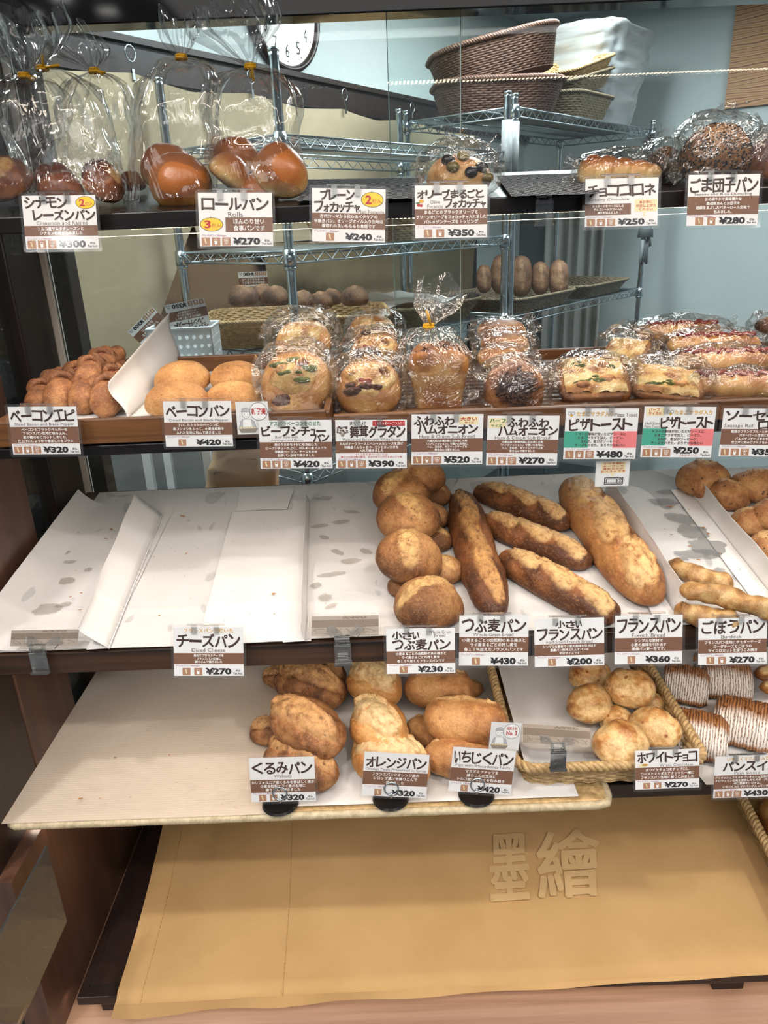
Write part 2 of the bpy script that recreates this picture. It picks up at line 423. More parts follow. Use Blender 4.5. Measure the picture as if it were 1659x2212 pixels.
M['cr_kitchen'] = crust('kitchen_loaf_crust', LIN(84, 56, 38), LIN(132, 94, 66), LIN(160, 120, 86), LIN(176, 136, 100), .4, LIN(74, 48, 34), 110, .15, .65)
M['cr_sesame'] = crust('sesame_dough', LIN(124, 82, 46), LIN(160, 112, 66), LIN(184, 136, 86), LIN(220, 180, 120), 0, None, 1, .2, .5)
M['cr_burdock'] = crust('burdock_crust', LIN(136, 88, 46), LIN(194, 146, 88), LIN(222, 186, 130), LIN(236, 206, 152), .5, LIN(84, 76, 40), 45, 0, .35, .3, 9)
M['cr_suisse'] = None
def suisse():
    t = MT('pain_suisse_crust'); c = t.coord()
    w = t.n('TexWave', Scale=70.0, Distortion=3.0, Detail=2.0, wave_type='BANDS', bands_direction='X'); w.inputs['Detail Scale'].default_value = 1.2; t.l(c, w.inputs['Vector'])
    base = t.ramp(w.outputs[1], [(0, LIN(112, 70, 42)), (.3, LIN(150, 98, 58)), (1, LIN(178, 122, 74))])
    sug = t.math('MULTIPLY', t.attr('cut'), t.ramp(t.math('ADD', t.math('MULTIPLY', t.noise(c, 240, 3), .6), t.math('MULTIPLY', w.outputs[1], .5)), [(.25, (0, 0, 0, 1)), (.5, (1, 1, 1, 1))]))
    t.set(Base_Color=t.mix(sug, base, LIN(240, 234, 226)), Roughness=.55, Normal=t.bump(w.outputs[1], .7, .002)); return t.m
M['cr_suisse'] = suisse()
M['sesame'] = plain('black_sesame', LIN(22, 20, 22), .35)
M['olive_black'] = plain('olive_black', LIN(26, 20, 22), .25)
M['olive_green'] = plain('olive_green', LIN(112, 98, 44), .3)
M['bacon'] = plain('bacon', LIN(150, 66, 46), .4, bump=.3, bscale=120)
M['ketchup'] = plain('ketchup', LIN(132, 40, 26), .3, bump=.3, bscale=150)
M['cheese'] = crust('melted_cheese', LIN(178, 116, 56), LIN(218, 180, 112), LIN(236, 214, 156), LIN(240, 220, 160), .2, LIN(180, 100, 44), 40, 0, .35, .35, 8)
M['greens'] = plain('greens', LIN(96, 104, 46), .5, bump=.5, bscale=150)
M['filling'] = plain('filling', LIN(84, 50, 38), .45, bump=.8, bscale=160)
M['nut'] = plain('nut', LIN(140, 88, 46), .5, bump=.4, bscale=250)
M['crumb_bit'] = plain('crumb_bit', LIN(176, 110, 50), .7)
def emit(name, col, st):
    t = MT(name); t.m.cycles.emission_sampling = 'NONE'; t.set(Base_Color=(.9, .9, .9, 1)); t.b.inputs['Emission Color'].default_value = col; t.b.inputs['Emission Strength'].default_value = st; return t.m
M['led'] = emit('led', (1, .82, .6, 1), 40)
M['lampface'] = emit('lampface', (1, .97, .94, 1), 14)
# ================================================================== SETTING
def box_obj(name, a, b, mat, bev=.0015, parent=None):
    o = B().box(a, b).build(name, mat, parent, smooth=False)
    if bev: bevel(o, bev)
    return o
# rooms
struct(box_obj('floor', (-4.5, -5, -.05), (5, 6.5, 0), M['floor'], 0))
struct(box_obj('ceiling', (-4.5, -5, SHOP_Z), (5, .93, SHOP_Z+.05), M['ceiling_paint'], 0))
WL0, WLD = Vector((-.795, 2.127, 0)), Vector((.548, .836, 0)).normalized()
WR0, WRD = Vector((.843, 4.625, 0)), Vector((.836, -.548, 0)).normalized()
NL, NR = Vector((.836, -.548, 0)), Vector((-.548, -.836, 0))       # towards the kitchen
def LW(t, z, off=0.0): return WL0+WLD*t+NL*off+Vector((0, 0, z))
def RW(s, z, off=0.0): return WR0+WRD*s+NR*off+Vector((0, 0, z))
def slab(name, p, q, z0, z1, nrm, th, mat):
    v = [p+Vector((0, 0, z0)), q+Vector((0, 0, z0)), q+Vector((0, 0, z1)), p+Vector((0, 0, z1))]
    v += [w-nrm*th for w in v]
    return mk(name, v, [(0,1,2,3),(7,6,5,4),(0,4,5,1),(1,5,6,2),(2,6,7,3),(3,7,4,0)], mat, smooth=False)
struct(slab('wall_left', WL0-WLD*2.2, WL0+WLD*3.0, 0, 2.4, NL, .06, M['wall_paint']))
struct(slab('wall_right', WR0, WR0+WRD*4.2, 0, 2.4, NR, .06, M['wall_paint']))
o = mk('ceiling_kitchen', [(-2.2, .98, 2.4), (4.6, .98, 2.4), (4.6, 2.2, 2.4), (.843, 4.66, 2.4), (.8, 4.66, 2.4), (-2.2, .2, 2.4), (-2.2, .98, 2.46), (4.6, .98, 2.46), (4.6, 2.2, 2.46), (.843, 4.66, 2.46), (.8, 4.66, 2.46), (-2.2, .2, 2.46)],
       [(0,1,2,3,4,5), (11,10,9,8,7,6), (0,6,7,1), (1,7,8,2), (2,8,9,3), (3,9,10,4), (4,10,11,5), (5,11,6,0)], M['ceiling_paint'], smooth=False); struct(o)
# display case carcass
XL = -.575
fz = on_y(800, 27, 1.285).z
fb = B().box((-.66, 1.285, fz), (1.4, 1.334, 2.1)); o = fb.build('trim_1', M['fascia_black'], smooth=False); struct(bevel(o, .002))
o = B().box((-.66, .862, 1.732), (1.4, .92, 1.80)).build('trim_2', M['black_board'], smooth=False); struct(bevel(o, .002))
def post(name, a, b, mat): return struct(bevel(B().box(a, b).build(name, mat, smooth=False), .003))
post('trim_3', (XL-.05, .80, 0), (XL, .955, 1.82), M['dark_wood'])
post('trim_4', (XL-.03, .957, .60), (XL, 1.12, 1.34), M['brown_panel'])
post('trim_5', (XL-.05, 1.212, .05), (XL, 1.334, 1.82), M['dark_wood'])
post('trim_6', (XL-.012, 1.336, .95), (XL+.010, 1.352, 1.82), M['white_strip'])
post('trim_7', (XL-.012, 1.372, .3), (XL+.028, 1.42, 1.82), M['dark_wood'])  # solid post shaped in place of the rear post's reflection in the glass
o = B().box((XL-.02, .957, .62), (XL-.015, 1.212, 1.82)).build('window_3', M['pane'], smooth=False); struct(o)
# low cupboard walls under the tray
struct(B().box((XL-.02, .79, .2), (XL+.022, 1.36, .60)).build('wall_cupboard', M['brown_panel'], smooth=False))
struct(B().box((XL+.023, 1.345, .2), (1.4, 1.37, .93)).build('wall_back', M['brown_panel'], smooth=False))
struct(bevel(B().box((XL-.02, .40, .2), (1.4, 1.34, .262)).build('trim_8', M['pale_deck'], smooth=False), .004))
struct(B().box((XL-.02, .42, 0), (1.4, .46, .199)).build('trim_9', M['brown_panel'], smooth=False))
# brown ledge left of the tray
post('trim_10', (-.80, .80, .30), (XL-.052, .96, .62), M['dark_wood'])
# glass panes: two sliding panes that overlap
x_a = on_y(994, 300, 1.345).x; x_b = on_y(834, 30, 1.355).x
def pane(name, x0, x1, y, edge_x):
    o = B().box((x0, y, .955), (x1, y+.005, 1.82)).build(name, M['pane'], smooth=False); struct(o)
    e = B().box((edge_x-.0007, y-.0003, .955), (edge_x+.0007, y+.0053, 1.819)).build('polished_edge', M['pane_edge'], o, smooth=False); e['kind'] = 'structure'
pane('window_1', XL+.011, x_a, 1.338, x_a)
pane('window_2', x_b, 1.4, 1.348, x_b)
# ================================================================== SHELVES
def shelf(name, label, surf, x0, x1, y0, y1, th, mat, lip=None):
    yy, z0, k = surf
    z = lambda y: z0+k*(y-yy)
    b = B().add([(x0, y0, z(y0)-.002), (x1, y0, z(y0)-.002), (x1, y1, z(y1)-.002), (x0, y1, z(y1)-.002), (x0, y0, z(y0)-th), (x1, y0, z(y0)-th), (x1, y1, z(y1)-th), (x0, y1, z(y1)-th)],
                [(0,1,2,3),(7,6,5,4),(0,4,5,1),(1,5,6,2),(2,6,7,3),(3,7,4,0)])
    o = b.build(name, mat, smooth=False); bevel(o, .0015)
    tag(o, label, 'shelf', 'shelf boards of the display case'); return o
def led_strip(label, x0, x1, y, z):
    r = B().box((x0, y, z), (x1, y+.012, z+.004)).build('led_strip', M['white_plastic'], smooth=False)
    tag(r, label, 'light strip', 'light strips under the shelves')
    d = B(); n = int((x1-x0)/.0085)
    for i in range(n):
        x = x0+(i+.5)*(x1-x0)/n; d.box((x-.0022, y+.0045, z-.0012), (x+.0022, y+.0085, z))
    o = d.build('light_dots', M['led'], r, smooth=False); o['kind'] = 'stuff'
shelf('shelf_board', 'topmost black shelf board, under the tall bags and wrapped loaves', SH1, XL+.002, 1.2, 1.01, 1.30, .022, M['black_board'])
b2 = shelf('shelf_board', 'second black shelf board, under the wooden bread trays', (.93, 1.195, .045), XL+.002, 1.2, .935, 1.30, .016, M['black_board'])
shelf('shelf_board', 'third shelf board with worn dark front edge, under white paper and baguettes', SH3, XL+.002, 1.2, .86, 1.334, .034, M['worn_wood'])
shelf('shelf_board', 'lowest black shelf board, under the flat woven tray and rectangular basket', (.88, .652, 0), XL+.002, 1.2, .885, 1.34, .028, M['black_board'])
led_strip('light strip under the canopy bar, mirrored in the glass at right', .03, 1.15, .880, 1.7265)
led_strip('light strip under the front of the topmost shelf', -.5, 1.15, 1.06, 1.4568)
led_strip('light strip under the front of the second shelf', -.5, 1.15, .95, 1.178)
led_strip('light strip under the front of the third shelf', -.5, 1.15, .875, .8975)
# ---- lower board and the printed cloth over it
o = B().box((-.52, .812, .314), (1.25, 1.34, .331)).build('low_board', M['dark_wood'], smooth=False); bevel(o, .002)
tag(o, 'dark brown low board with grooved edge, under the khaki cloth', 'board')
gv = B().box((-.507, .83, .331), (-.505, 1.3, .3316)).box((-.507, .83, .331), (1.2, .832, .3316)); gv.build('groove', M['black_plastic'], o, smooth=False)
for bx in (-.5, .5): B().box((bx, .84, .262), (bx+.05, 1.3, .314)).build('batten', M['dark_wood'], o, smooth=False)
def cloth_fn(u, v):
    # left edge runs from back to front along the photo's slanted hem
    yb, yf = 1.31, .80+.025*u
    y = yf+(yb-yf)*v
    xl = -.455-.03*v+.012*math.sin(v*5)*.3; x = xl+(1.2-xl)*u
    z = .3345+.004*max(0, nz((x, y, 0), 5, 3))+.0025*nz((x*1.2, y, 0), 14, 1)*math.exp(-((x+.2)/.45)**2)+.0012
    if v < .02: z -= .006*(1-u)
    if abs(x+.196+.04*(v-.5)) < .004: z += .0012
    return (x, y, z)
b = B().grid(cloth_fn, 140, 60)
# hanging front hem at the left
hem = B()
def hem_fn(u, v):
    p = cloth_fn(u*.62, 0); drop = .022*(1-u)**1.3*v
    return (p[0]-.008*(1-u)*v, p[1]-.006*v-.004*math.sin(u*30)*v*(1-u), p[2]-drop)
hem.grid(hem_fn, 80, 6)
cl = b.build('khaki_cloth', M['khaki']); tag(cl, 'khaki cotton cloth with raised lettering, spread over the low dark board', 'cloth')
hem.build('front_hem', M['khaki'], cl)
st = B()
for k in range(60):
    t = k/60; p = Vector(cloth_fn(.024, t)); q = Vector(cloth_fn(.024, t+.011)); st.tube([p+Vector((0, 0, .0006)), q+Vector((0, 0, .0006))], .0005, 4)
st.build('seam', M['khaki'], cl); st = B()
for k in range(60):
    t = k/60*.98; p = Vector(cloth_fn(.158-.004*t, t)); q = Vector(cloth_fn(.158-.004*t, t+.02)); st.tube([p+Vector((0, 0, .0004)), q+Vector((0, 0, .0004))], .0007, 4)
st.build('seam', M['khaki'], cl)
# ---- wooden tray (left) and slatted tray (right) of the second shelf
def s2z(y): return SH2[1]+SH2[2]*(y-SH2[0])
X0, X1, Y0, Y1 = -.505, -.075, .932, 1.285
r = B().add([(X0, Y0, s2z(Y0)-.010), (X1, Y0, s2z(Y0)-.010), (X1, Y1, s2z(Y1)-.010), (X0, Y1, s2z(Y1)-.010), (X0, Y0, s2z(Y0)-.003), (X1, Y0, s2z(Y0)-.003), (X1, Y1, s2z(Y1)-.003), (X0, Y1, s2z(Y1)-.003)],
            [(0,3,2,1),(4,5,6,7),(0,1,5,4),(1,2,6,5),(2,3,7,6),(3,0,4,7)]).build('wooden_tray', M['tray_wood'], smooth=False)
tag(r, 'brown wooden tray holding the bacon epi and bacon breads, lined with white paper', 'tray')
def rail(name, a, b, w, h, mat, parent):
    a = Vector(a); b = Vector(b); d = (b-a).normalized(); s = d.cross(Vector((0, 0, 1))).normalized()*w/2; u = Vector((0, 0, h))
    v = [a-s, a+s, b+s, b-s]; v += [p+u for p in v]
    o = mk(name, v, [(0,3,2,1),(4,5,6,7),(0,1,5,4),(1,2,6,5),(2,3,7,6),(3,0,4,7)], mat, parent, smooth=False); return bevel(o, .002)
rail('front_rail', (X0, Y0, s2z(Y0)-.010), (X1, Y0, s2z(Y0)-.010), .009, .033, M['tray_wood'], r)
rail('back_rail', (X0, Y1, s2z(Y1)-.010), (X1, Y1, s2z(Y1)-.010), .009, .036, M['tray_wood'], r)
rail('side_rail', (X0, Y0, s2z(Y0)-.010), (X0, Y1, s2z(Y1)-.010), .009, .030, M['tray_wood'], r)
rail('side_rail', (X1, Y0, s2z(Y0)-.010), (X1, Y1, s2z(Y1)-.010), .009, .030, M['tray_wood'], r)
r = empty('slatted_tray', (.5, .94, s2z(.94)-.01))
tag(r, 'long brown slatted wooden tray under the cellophane wrapped breads', 'tray')
n = 17
for k in range(n):
    y = .945+k*(1.285-.945)/(n-1)
    o = B().box((-.066, y-.007, s2z(y)-.010), (1.15, y+.007, s2z(y)-.002)).build('slat', M['tray_wood'], r, smooth=False); bevel(o, .0025)
rail('front_rail', (-.066, .932, s2z(.93)-.010), (1.15, .932, s2z(.93)-.010), .009, .026, M['tray_wood'], r)
rail('back_rail', (-.066, 1.296, s2z(1.296)-.010), (1.15, 1.296, s2z(1.296)-.010), .009, .022, M['tray_wood'], r)
# ---- papers
def sheet(name, label, surf, poly, lift, mat, wav=.0012, n=26, sd=0, group='greaseproof papers on the shelves'):
    A, Bq, Cq, D = [on_s(px, py, surf, lift) for px, py in poly]     # front left, front right, back right, back left
    def fn(u, v):
        p = A.lerp(Bq, u).lerp(D.lerp(Cq, u), v); return p+Vector((0, 0, wav*abs(nz(p, 9, sd))+wav*.5*nz(p, 30, sd+2)))
    o = B().grid(fn, n, n).build(name, mat); tag(o, label, 'paper', group); return o
def sheet_w(name, label, surf, x0, x1, y0, y1, lift, mat, wav=.0012, n=26, sd=0, curlL=0, group='greaseproof papers on the shelves', front=0):
    yy, z0, k = surf
    def fn(u, v):
        x = x0+(x1-x0)*u; y = y0+(y1-y0)*v
        z = z0+k*(y-yy)+lift+wav*abs(nz((x, y, 0), 9, sd))+wav*.5*nz((x, y, 0), 30, sd+2)
        if curlL: 
            c = max(0, 1-u/.28); z += curlL*c*c; x += curlL*.2*c
        if front and v < .12: z += front*((.12-v)/.12)**2*(.4+.6*math.sin(u*3+sd)**2)
        return (x, y, z)
    o = B().grid(fn, n, n).build(name, mat); tag(o, label, 'paper', group); return o
sheet_w('paper_liner', 'white paper lining the wooden tray on the second shelf', SH2, -.498, -.082, .94, 1.275, .0005, M['paper'], .001)
sheet_w('paper_liner', 'large white base sheet under the left half of the third shelf', SH3, -.545, -.11, .862, 1.325, .0006, M['paper_stained'], .0012, 30)
sheet_w('paper_liner', 'white base sheet with grease marks, under grain buns and baguettes on third shelf', SH3, -.118, .445, .866, 1.325, .0014, M['paper_stained'], .0012, 30, 3)
sheet_w('paper_liner', 'grease soaked sheet between french bread and pepper buns on third shelf', SH3, .40, .62, .866, 1.325, .0026, M['paper_grease'], .0012, 30, 5)
sheet_w('paper_liner', 'white sheet under the pepper buns at the far right of third shelf', SH3, .615, .95, .866, 1.325, .0014, M['paper_stained'], .0012, 30, 6)
sheet_w('paper_liner', 'narrow sheet curling up at the left edge of the third shelf', SH3, -.568, -.385, .862, 1.275, .0022, M['paper_stained'], .001, 26, 9, curlL=.03)
sheet('paper_liner', 'plain white sheet left of the upright paper divider on third shelf', SH3, [(425, 1395), (655, 1383), (662, 1100), (502, 1106)], .0035, M['paper'], .0015, 22, 11)
sheet('paper_liner', 'short white sheet lying at the back of the third shelf', SH3, [(510, 1104), (620, 1100), (635, 1056), (518, 1060)], .0024, M['paper'], .001, 14, 12)
def flap(name, label, base, height, lean, mat=M['paper'], n=24, taper=(1, 1), sd=0, curve=.006, group='paper dividers between breads'):
    A, E = base
    d = (E-A); s = Vector((d.y, -d.x, 0)).normalized()
    def fn(u, v):
        h = height*(taper[0]+(taper[1]-taper[0])*u)
        off = lean*v*h/height+curve*math.sin(v*PI)*(1 if lean >= 0 else -1)+.003*nz((u*3, v, sd), 1.6, sd)*v
        return A+d*u+s*off+Vector((0, 0, h*math.sin(min(1, v)*PI/2)**.9 if abs(lean) > .01 else h*v))
    b = B().grid(fn, n, 8); o = b.build(name, mat)
    m = o.modifiers.new('thick', 'SOLIDIFY'); m.thickness = .0004
    foot = B().grid(lambda u, v: A+d*u-s*(.03*v)+Vector((0, 0, .0012)), 10, 2)
    foot.build('folded_foot', mat, o)
    tag(o, label, 'paper', group); return o
flap('paper_divider', 'folded white paper flap standing on the empty left of the third shelf', (on_s(236, 1402, SH3, .003), on_s(352, 1112, SH3, .003)), .044, -.042, taper=(.8, 1), sd=1, curve=.012)
flap('paper_divider', 'thin upright paper divider beside the plain sheet on third shelf', (on_s(660, 1386, SH3, .003), on_s(668, 1080, SH3, .003)), .026, -.003, taper=(1.2, .8), sd=2, curve=.002)
flap('paper_divider', 'tall white paper divider standing right of the long french bread', (on_s(1462, 1335, SH3, .004), on_s(1300, 1075, SH3, .004)), .038, .012, sd=3, curve=.004)
flap('paper_divider', 'white paper divider standing left of the pepper buns', (on_s(1700, 1330, SH3, .004), on_s(1485, 1058, SH3, .004)), .036, .006, sd=4, curve=.004)
def big_div(u, v):
    P = [on_s(272, 905, SH2, .002), on_s(335, 905, SH2, .002)]
    A = on_s(276, 905, SH2, .001); E = on_s(390, 798, SH2, .001)
    top = .052+.045*u
    p = A.lerp(E, u); p.z = s2z(p.y)+.001
    return p+Vector((-.016*math.sin(v*PI/2)*(1-.75*u)+.004*math.sin(v*6), 0, top*v))
o = B().grid(big_div, 22, 10).build('paper_divider', M['paper']); m = o.modifiers.new('thick', 'SOLIDIFY'); m.thickness = .0004
tag(o, 'large white paper divider between the bacon epi and the round bacon breads', 'paper', 'paper dividers between breads')
# ---- flat woven tray with papers
def build_tray():
    z = .654; x0, x1, y0, y1 = -.568, .306, .838, 1.24
    r = bevel(B().box((x0+.004, y0+.004, z-.001), (x1-.004, y1, z+.008)).build('woven_tray', M['wicker_tan'], smooth=False), .002)
    tag(r, 'flat rattan tray covered with cream paper, sticking out under the walnut breads', 'tray')
    rim = B()
    R = .0062
    pts = [(x0, y1, z+.003), (x0, y0+.012, z+.003), (x0+.004, y0+.004, z+.003), (x0+.012, y0, z+.003), (x1-.02, y0, z+.003), (x1-.006, y0+.004, z+.003), (x1, y0+.02, z+.003), (x1, y1, z+.003)]
    path = []
    for a, b2 in zip(pts, pts[1:]):
        a = Vector(a); b2 = Vector(b2); n = max(1, int((b2-a).length/.0016))
        path += [a.lerp(b2, i/n) for i in range(n)]
    cnt = len(path)
    k = [0]
    def rr(t):
        i = t*(cnt-1); w = (i % 3)/3; return R*(.93+.09*math.sin(w*PI))+(.0005*nz((i*.05, 0, 0), 1))
    rim.tube(path, rr, 12)
    rim.build('wrapped_rim', M['rattan_rim'], r)
build_tray()
sheet_w('paper_liner', 'cream paper with woven imprint over the empty left of the flat tray', TRAY, -.575, -.17, .836, 1.235, -.0045, M['paper_weave'], .0008, 30, 21)
sheet_w('paper_liner', 'white paper under the walnut, orange and fig breads on flat tray', TRAY, -.20, .26, .848, 1.235, -.003, M['paper'], .001, 30, 22)
# crumbs on the papers
def crumbs(label, surf, pts, lift, sd):
    rnd = random.Random(sd); b = B()
    for px, py, s in pts:
        p = on_s(px, py, surf, lift)
        s *= .0006
        v = [p+Vector((rnd.uniform(-1, 1)*s*1.6, rnd.uniform(-1, 1)*s, rnd.uniform(0, .8)*s)) for _ in range(6)]
        b.add(v, [(0,1,2),(0,2,3),(0,3,4),(1,4,5),(2,5,3),(0,4,1),(3,5,4),(1,5,2)])
    o = b.build('crumbs', M['crumb_bit'], smooth=False); tag(o, label, 'crumbs', kind='stuff')
rnd = random.Random(4)
crumbs('crumbs scattered on the papers at the left of the third shelf', SH3, [(396, 1116, 7), (240, 1143, 5), (230, 1165, 4), (160, 1150, 4), (170, 1152, 3), (150, 1290, 5), (404, 1196, 3), (600, 1143, 3), (592, 1283, 4), (345, 1330, 3), (172, 1318, 3), (175, 1282, 3)]+[(rnd.uniform(60, 640), rnd.uniform(1110, 1380), 1.5) for _ in range(40)], .006, 1)
crumbs('crumbs on the greasy sheet beside the french bread', SH3, [(1445, 1098, 9), (1520, 1140, 4), (1530, 1155, 4), (1450, 1156, 3), (1510, 1210, 4), (1490, 1180, 4), (1600, 1230, 3)]+[(rnd.uniform(1430, 1560), rnd.uniform(1080, 1230), 1.6) for _ in range(26)], .006, 2)
crumbs('crumbs on the cream paper of the flat tray', TRAY, [(250, 1638, 4), (175, 1727, 5), (365, 1632, 3), (280, 1722, 2.5), (217, 1725, 2)]+[(rnd.uniform(120, 520), rnd.uniform(1560, 1750), 1.3) for _ in range(18)], .0, 3)
# raised lettering of the cloth, grease stains soaked into the papers
def on_cloth(px, py, lift): p = on_s(px, py, LOW, .006); return p
def glyph(ch, poly, sd):
    v, f, a, b, c, d = text_mesh_raw(ch)
    A, Bq, Cq, D = [on_s(px, py, LOW, .0072) for px, py in poly]
    pts = []
    for x, y in v:
        u, w = (x-a)/(b-a), (y-c)/(d-c); p = A.lerp(Bq, u).lerp(D.lerp(Cq, u), w); p.z += .0006*nz(p, 30, sd); pts.append(p)
    return pts, f
def text_mesh_raw(s):
    c = bpy.data.curves.new('lettering', 'FONT'); c.body = s; c.resolution_u = 3
    o = bpy.data.objects.new('lettering', c); COL.objects.link(o); bpy.context.view_layer.update()
    me = bpy.data.meshes.new_from_object(o.evaluated_get(bpy.context.evaluated_depsgraph_get()))
    v = [(p.co.x, p.co.y) for p in me.vertices]; f = [tuple(p.vertices) for p in me.polygons]
    bpy.data.objects.remove(o); bpy.data.curves.remove(c); bpy.data.meshes.remove(me)
    xs = [p[0] for p in v]; ys = [p[1] for p in v]; return v, f, min(xs), max(xs), min(ys), max(ys)
for ch, poly, sd in (('墨', [(1062, 1945), (1142, 1940), (1140, 1800), (1058, 1806)], 1), ('繪', [(1166, 1940), (1300, 1932), (1290, 1790), (1158, 1798)], 2)):
    b = B(); pts, f = glyph(ch, poly, sd)
    for k in range(6):
        a = k*PI/3; b.add([p+Vector((.0026*math.cos(a), .0030*math.sin(a), .00006*k)) for p in pts], f)
    b.build('raised_letter', M['khaki_print'], cl, smooth=False)
def stain_mat(name, col, a):
    t = MT(name); t.set(Base_Color=col, Roughness=.4); t.b.inputs['Alpha'].default_value = a; return t.m
M['stain_grey'] = stain_mat('stain_grey', LIN(140, 140, 140), .5); M['stain_tan'] = stain_mat('stain_tan', LIN(170, 160, 146), .42)
def stain(parent, px, py, w, h, ang, surf, lift, sd, mat):
    c = on_s(px, py, surf, lift); k = depth(c)/FPX; a, bq = w*k/2, h*k/2*2.0
    pts = []
    for i in range(40):
        t = 2*PI*i/40; r = 1+.34*nz((math.cos(t), math.sin(t), sd), 1.5, sd)+.16*nz((math.cos(t), math.sin(t), sd), 4.5, sd+1)
        x, y = a*r*math.cos(t), bq*r*math.sin(t); X = x*math.cos(ang)-y*math.sin(ang); Y = x*math.sin(ang)+y*math.cos(ang)
        pts.append(c+Vector((X, Y, surf[2]*Y)))
    mk('grease_stain', [c]+pts, [(0, i+1, (i+1) % 40+1) for i in range(40)], mat, parent, smooth=False)
PL = {o['label']: o for o in COL.objects if o.name.startswith('paper_liner')}
pr = [o for k, o in PL.items() if k.startswith('grease soaked')][0]
for i, (x, y, w, h, a) in enumerate([(1440, 1062, 40, 9, 0), (1436, 1083, 64, 16, -.2), (1486, 1098, 30, 12, -.5), (1470, 1120, 74, 20, -.6), (1496, 1148, 64, 30, -.7), (1530, 1180, 72, 34, -.5), (1510, 1196, 90, 18, -.1), (1478, 1206, 20, 8, 0), (1555, 1230, 22, 9, 0)]): stain(pr, x, y, w, h, a, SH3, .0048+.0001*i, i, M['stain_grey'])
pr = [o for k, o in PL.items() if k.startswith('narrow sheet')][0]
for i, (x, y, w, h, a) in enumerate([(102, 1316, 60, 20, .2), (138, 1306, 36, 8, .3), (144, 1254, 34, 13, .1), (150, 1213, 26, 7, 0), (142, 1193, 20, 9, 0), (190, 1230, 18, 7, 0)]): stain(pr, x, y, w, h, a, SH3, .0040+.0001*i, 20+i, M['stain_tan'])
pr = [o for k, o in PL.items() if k.startswith('white base sheet with')][0]
for i, (x, y, w, h, a) in enumerate([(690, 1136, 36, 8, .2), (735, 1127, 40, 8, .1), (700, 1160, 26, 7, -.6), (728, 1192, 34, 8, -.7), (755, 1212, 44, 10, .1), (790, 1190, 30, 8, -.6), (715, 1240, 70, 8, .2), (682, 1264, 24, 10, .2), (702, 1290, 30, 14, 0), (716, 1308, 14, 14, -.9), (700, 1076, 40, 8, 0), (760, 1105, 36, 6, -.3)]): stain(pr, x, y, w, h, a, SH3, .0034+.0001*i, 40+i, M['stain_tan'])
# ================================================================== PRICE CARDS
INK = {}
def ink(key, col): INK[key] = plain('ink_'+key, col, .5); return INK[key]
for k, c in dict(W=LIN(238, 236, 234), K=LIN(22, 20, 22), T=LIN(58, 30, 22), B=LIN(122, 82, 58), P=LIN(250, 248, 244), V=LIN(150, 50, 110), R=LIN(190, 34, 34), G=LIN(40, 110, 50),
                 O=LIN(222, 168, 50), Y=LIN(248, 204, 30), N=LIN(176, 128, 96), C=LIN(244, 228, 180), E=LIN(96, 74, 58), L=LIN(64, 168, 140), S=LIN(238, 128, 128), Z=LIN(120, 120, 124), H=LIN(190, 190, 192), D=LIN(150, 138, 124), F=LIN(118, 100, 84)).items(): ink(k, c)
INKS = list(INK.keys()); INKM = [INK[k] for k in INKS]
_tc = {}
def text_mesh(s, off):
    key = (s, off)
    if key not in _tc:
        c = bpy.data.curves.new('lettering', 'FONT'); c.body = s; c.resolution_u = 2; c.offset = off
        o = bpy.data.objects.new('lettering', c); COL.objects.link(o)
        bpy.context.view_layer.update()
        me = bpy.data.meshes.new_from_object(o.evaluated_get(bpy.context.evaluated_depsgraph_get()))
        v = [(p.co.x, p.co.y) for p in me.vertices]; f = [tuple(p.vertices) for p in me.polygons]
        bpy.data.objects.remove(o); bpy.data.curves.remove(c); bpy.data.meshes.remove(me)
        xs = [p[0] for p in v]; ys = [p[1] for p in v]
        _tc[key] = (v, f, min(xs), max(xs), min(ys), max(ys))
    return _tc[key]
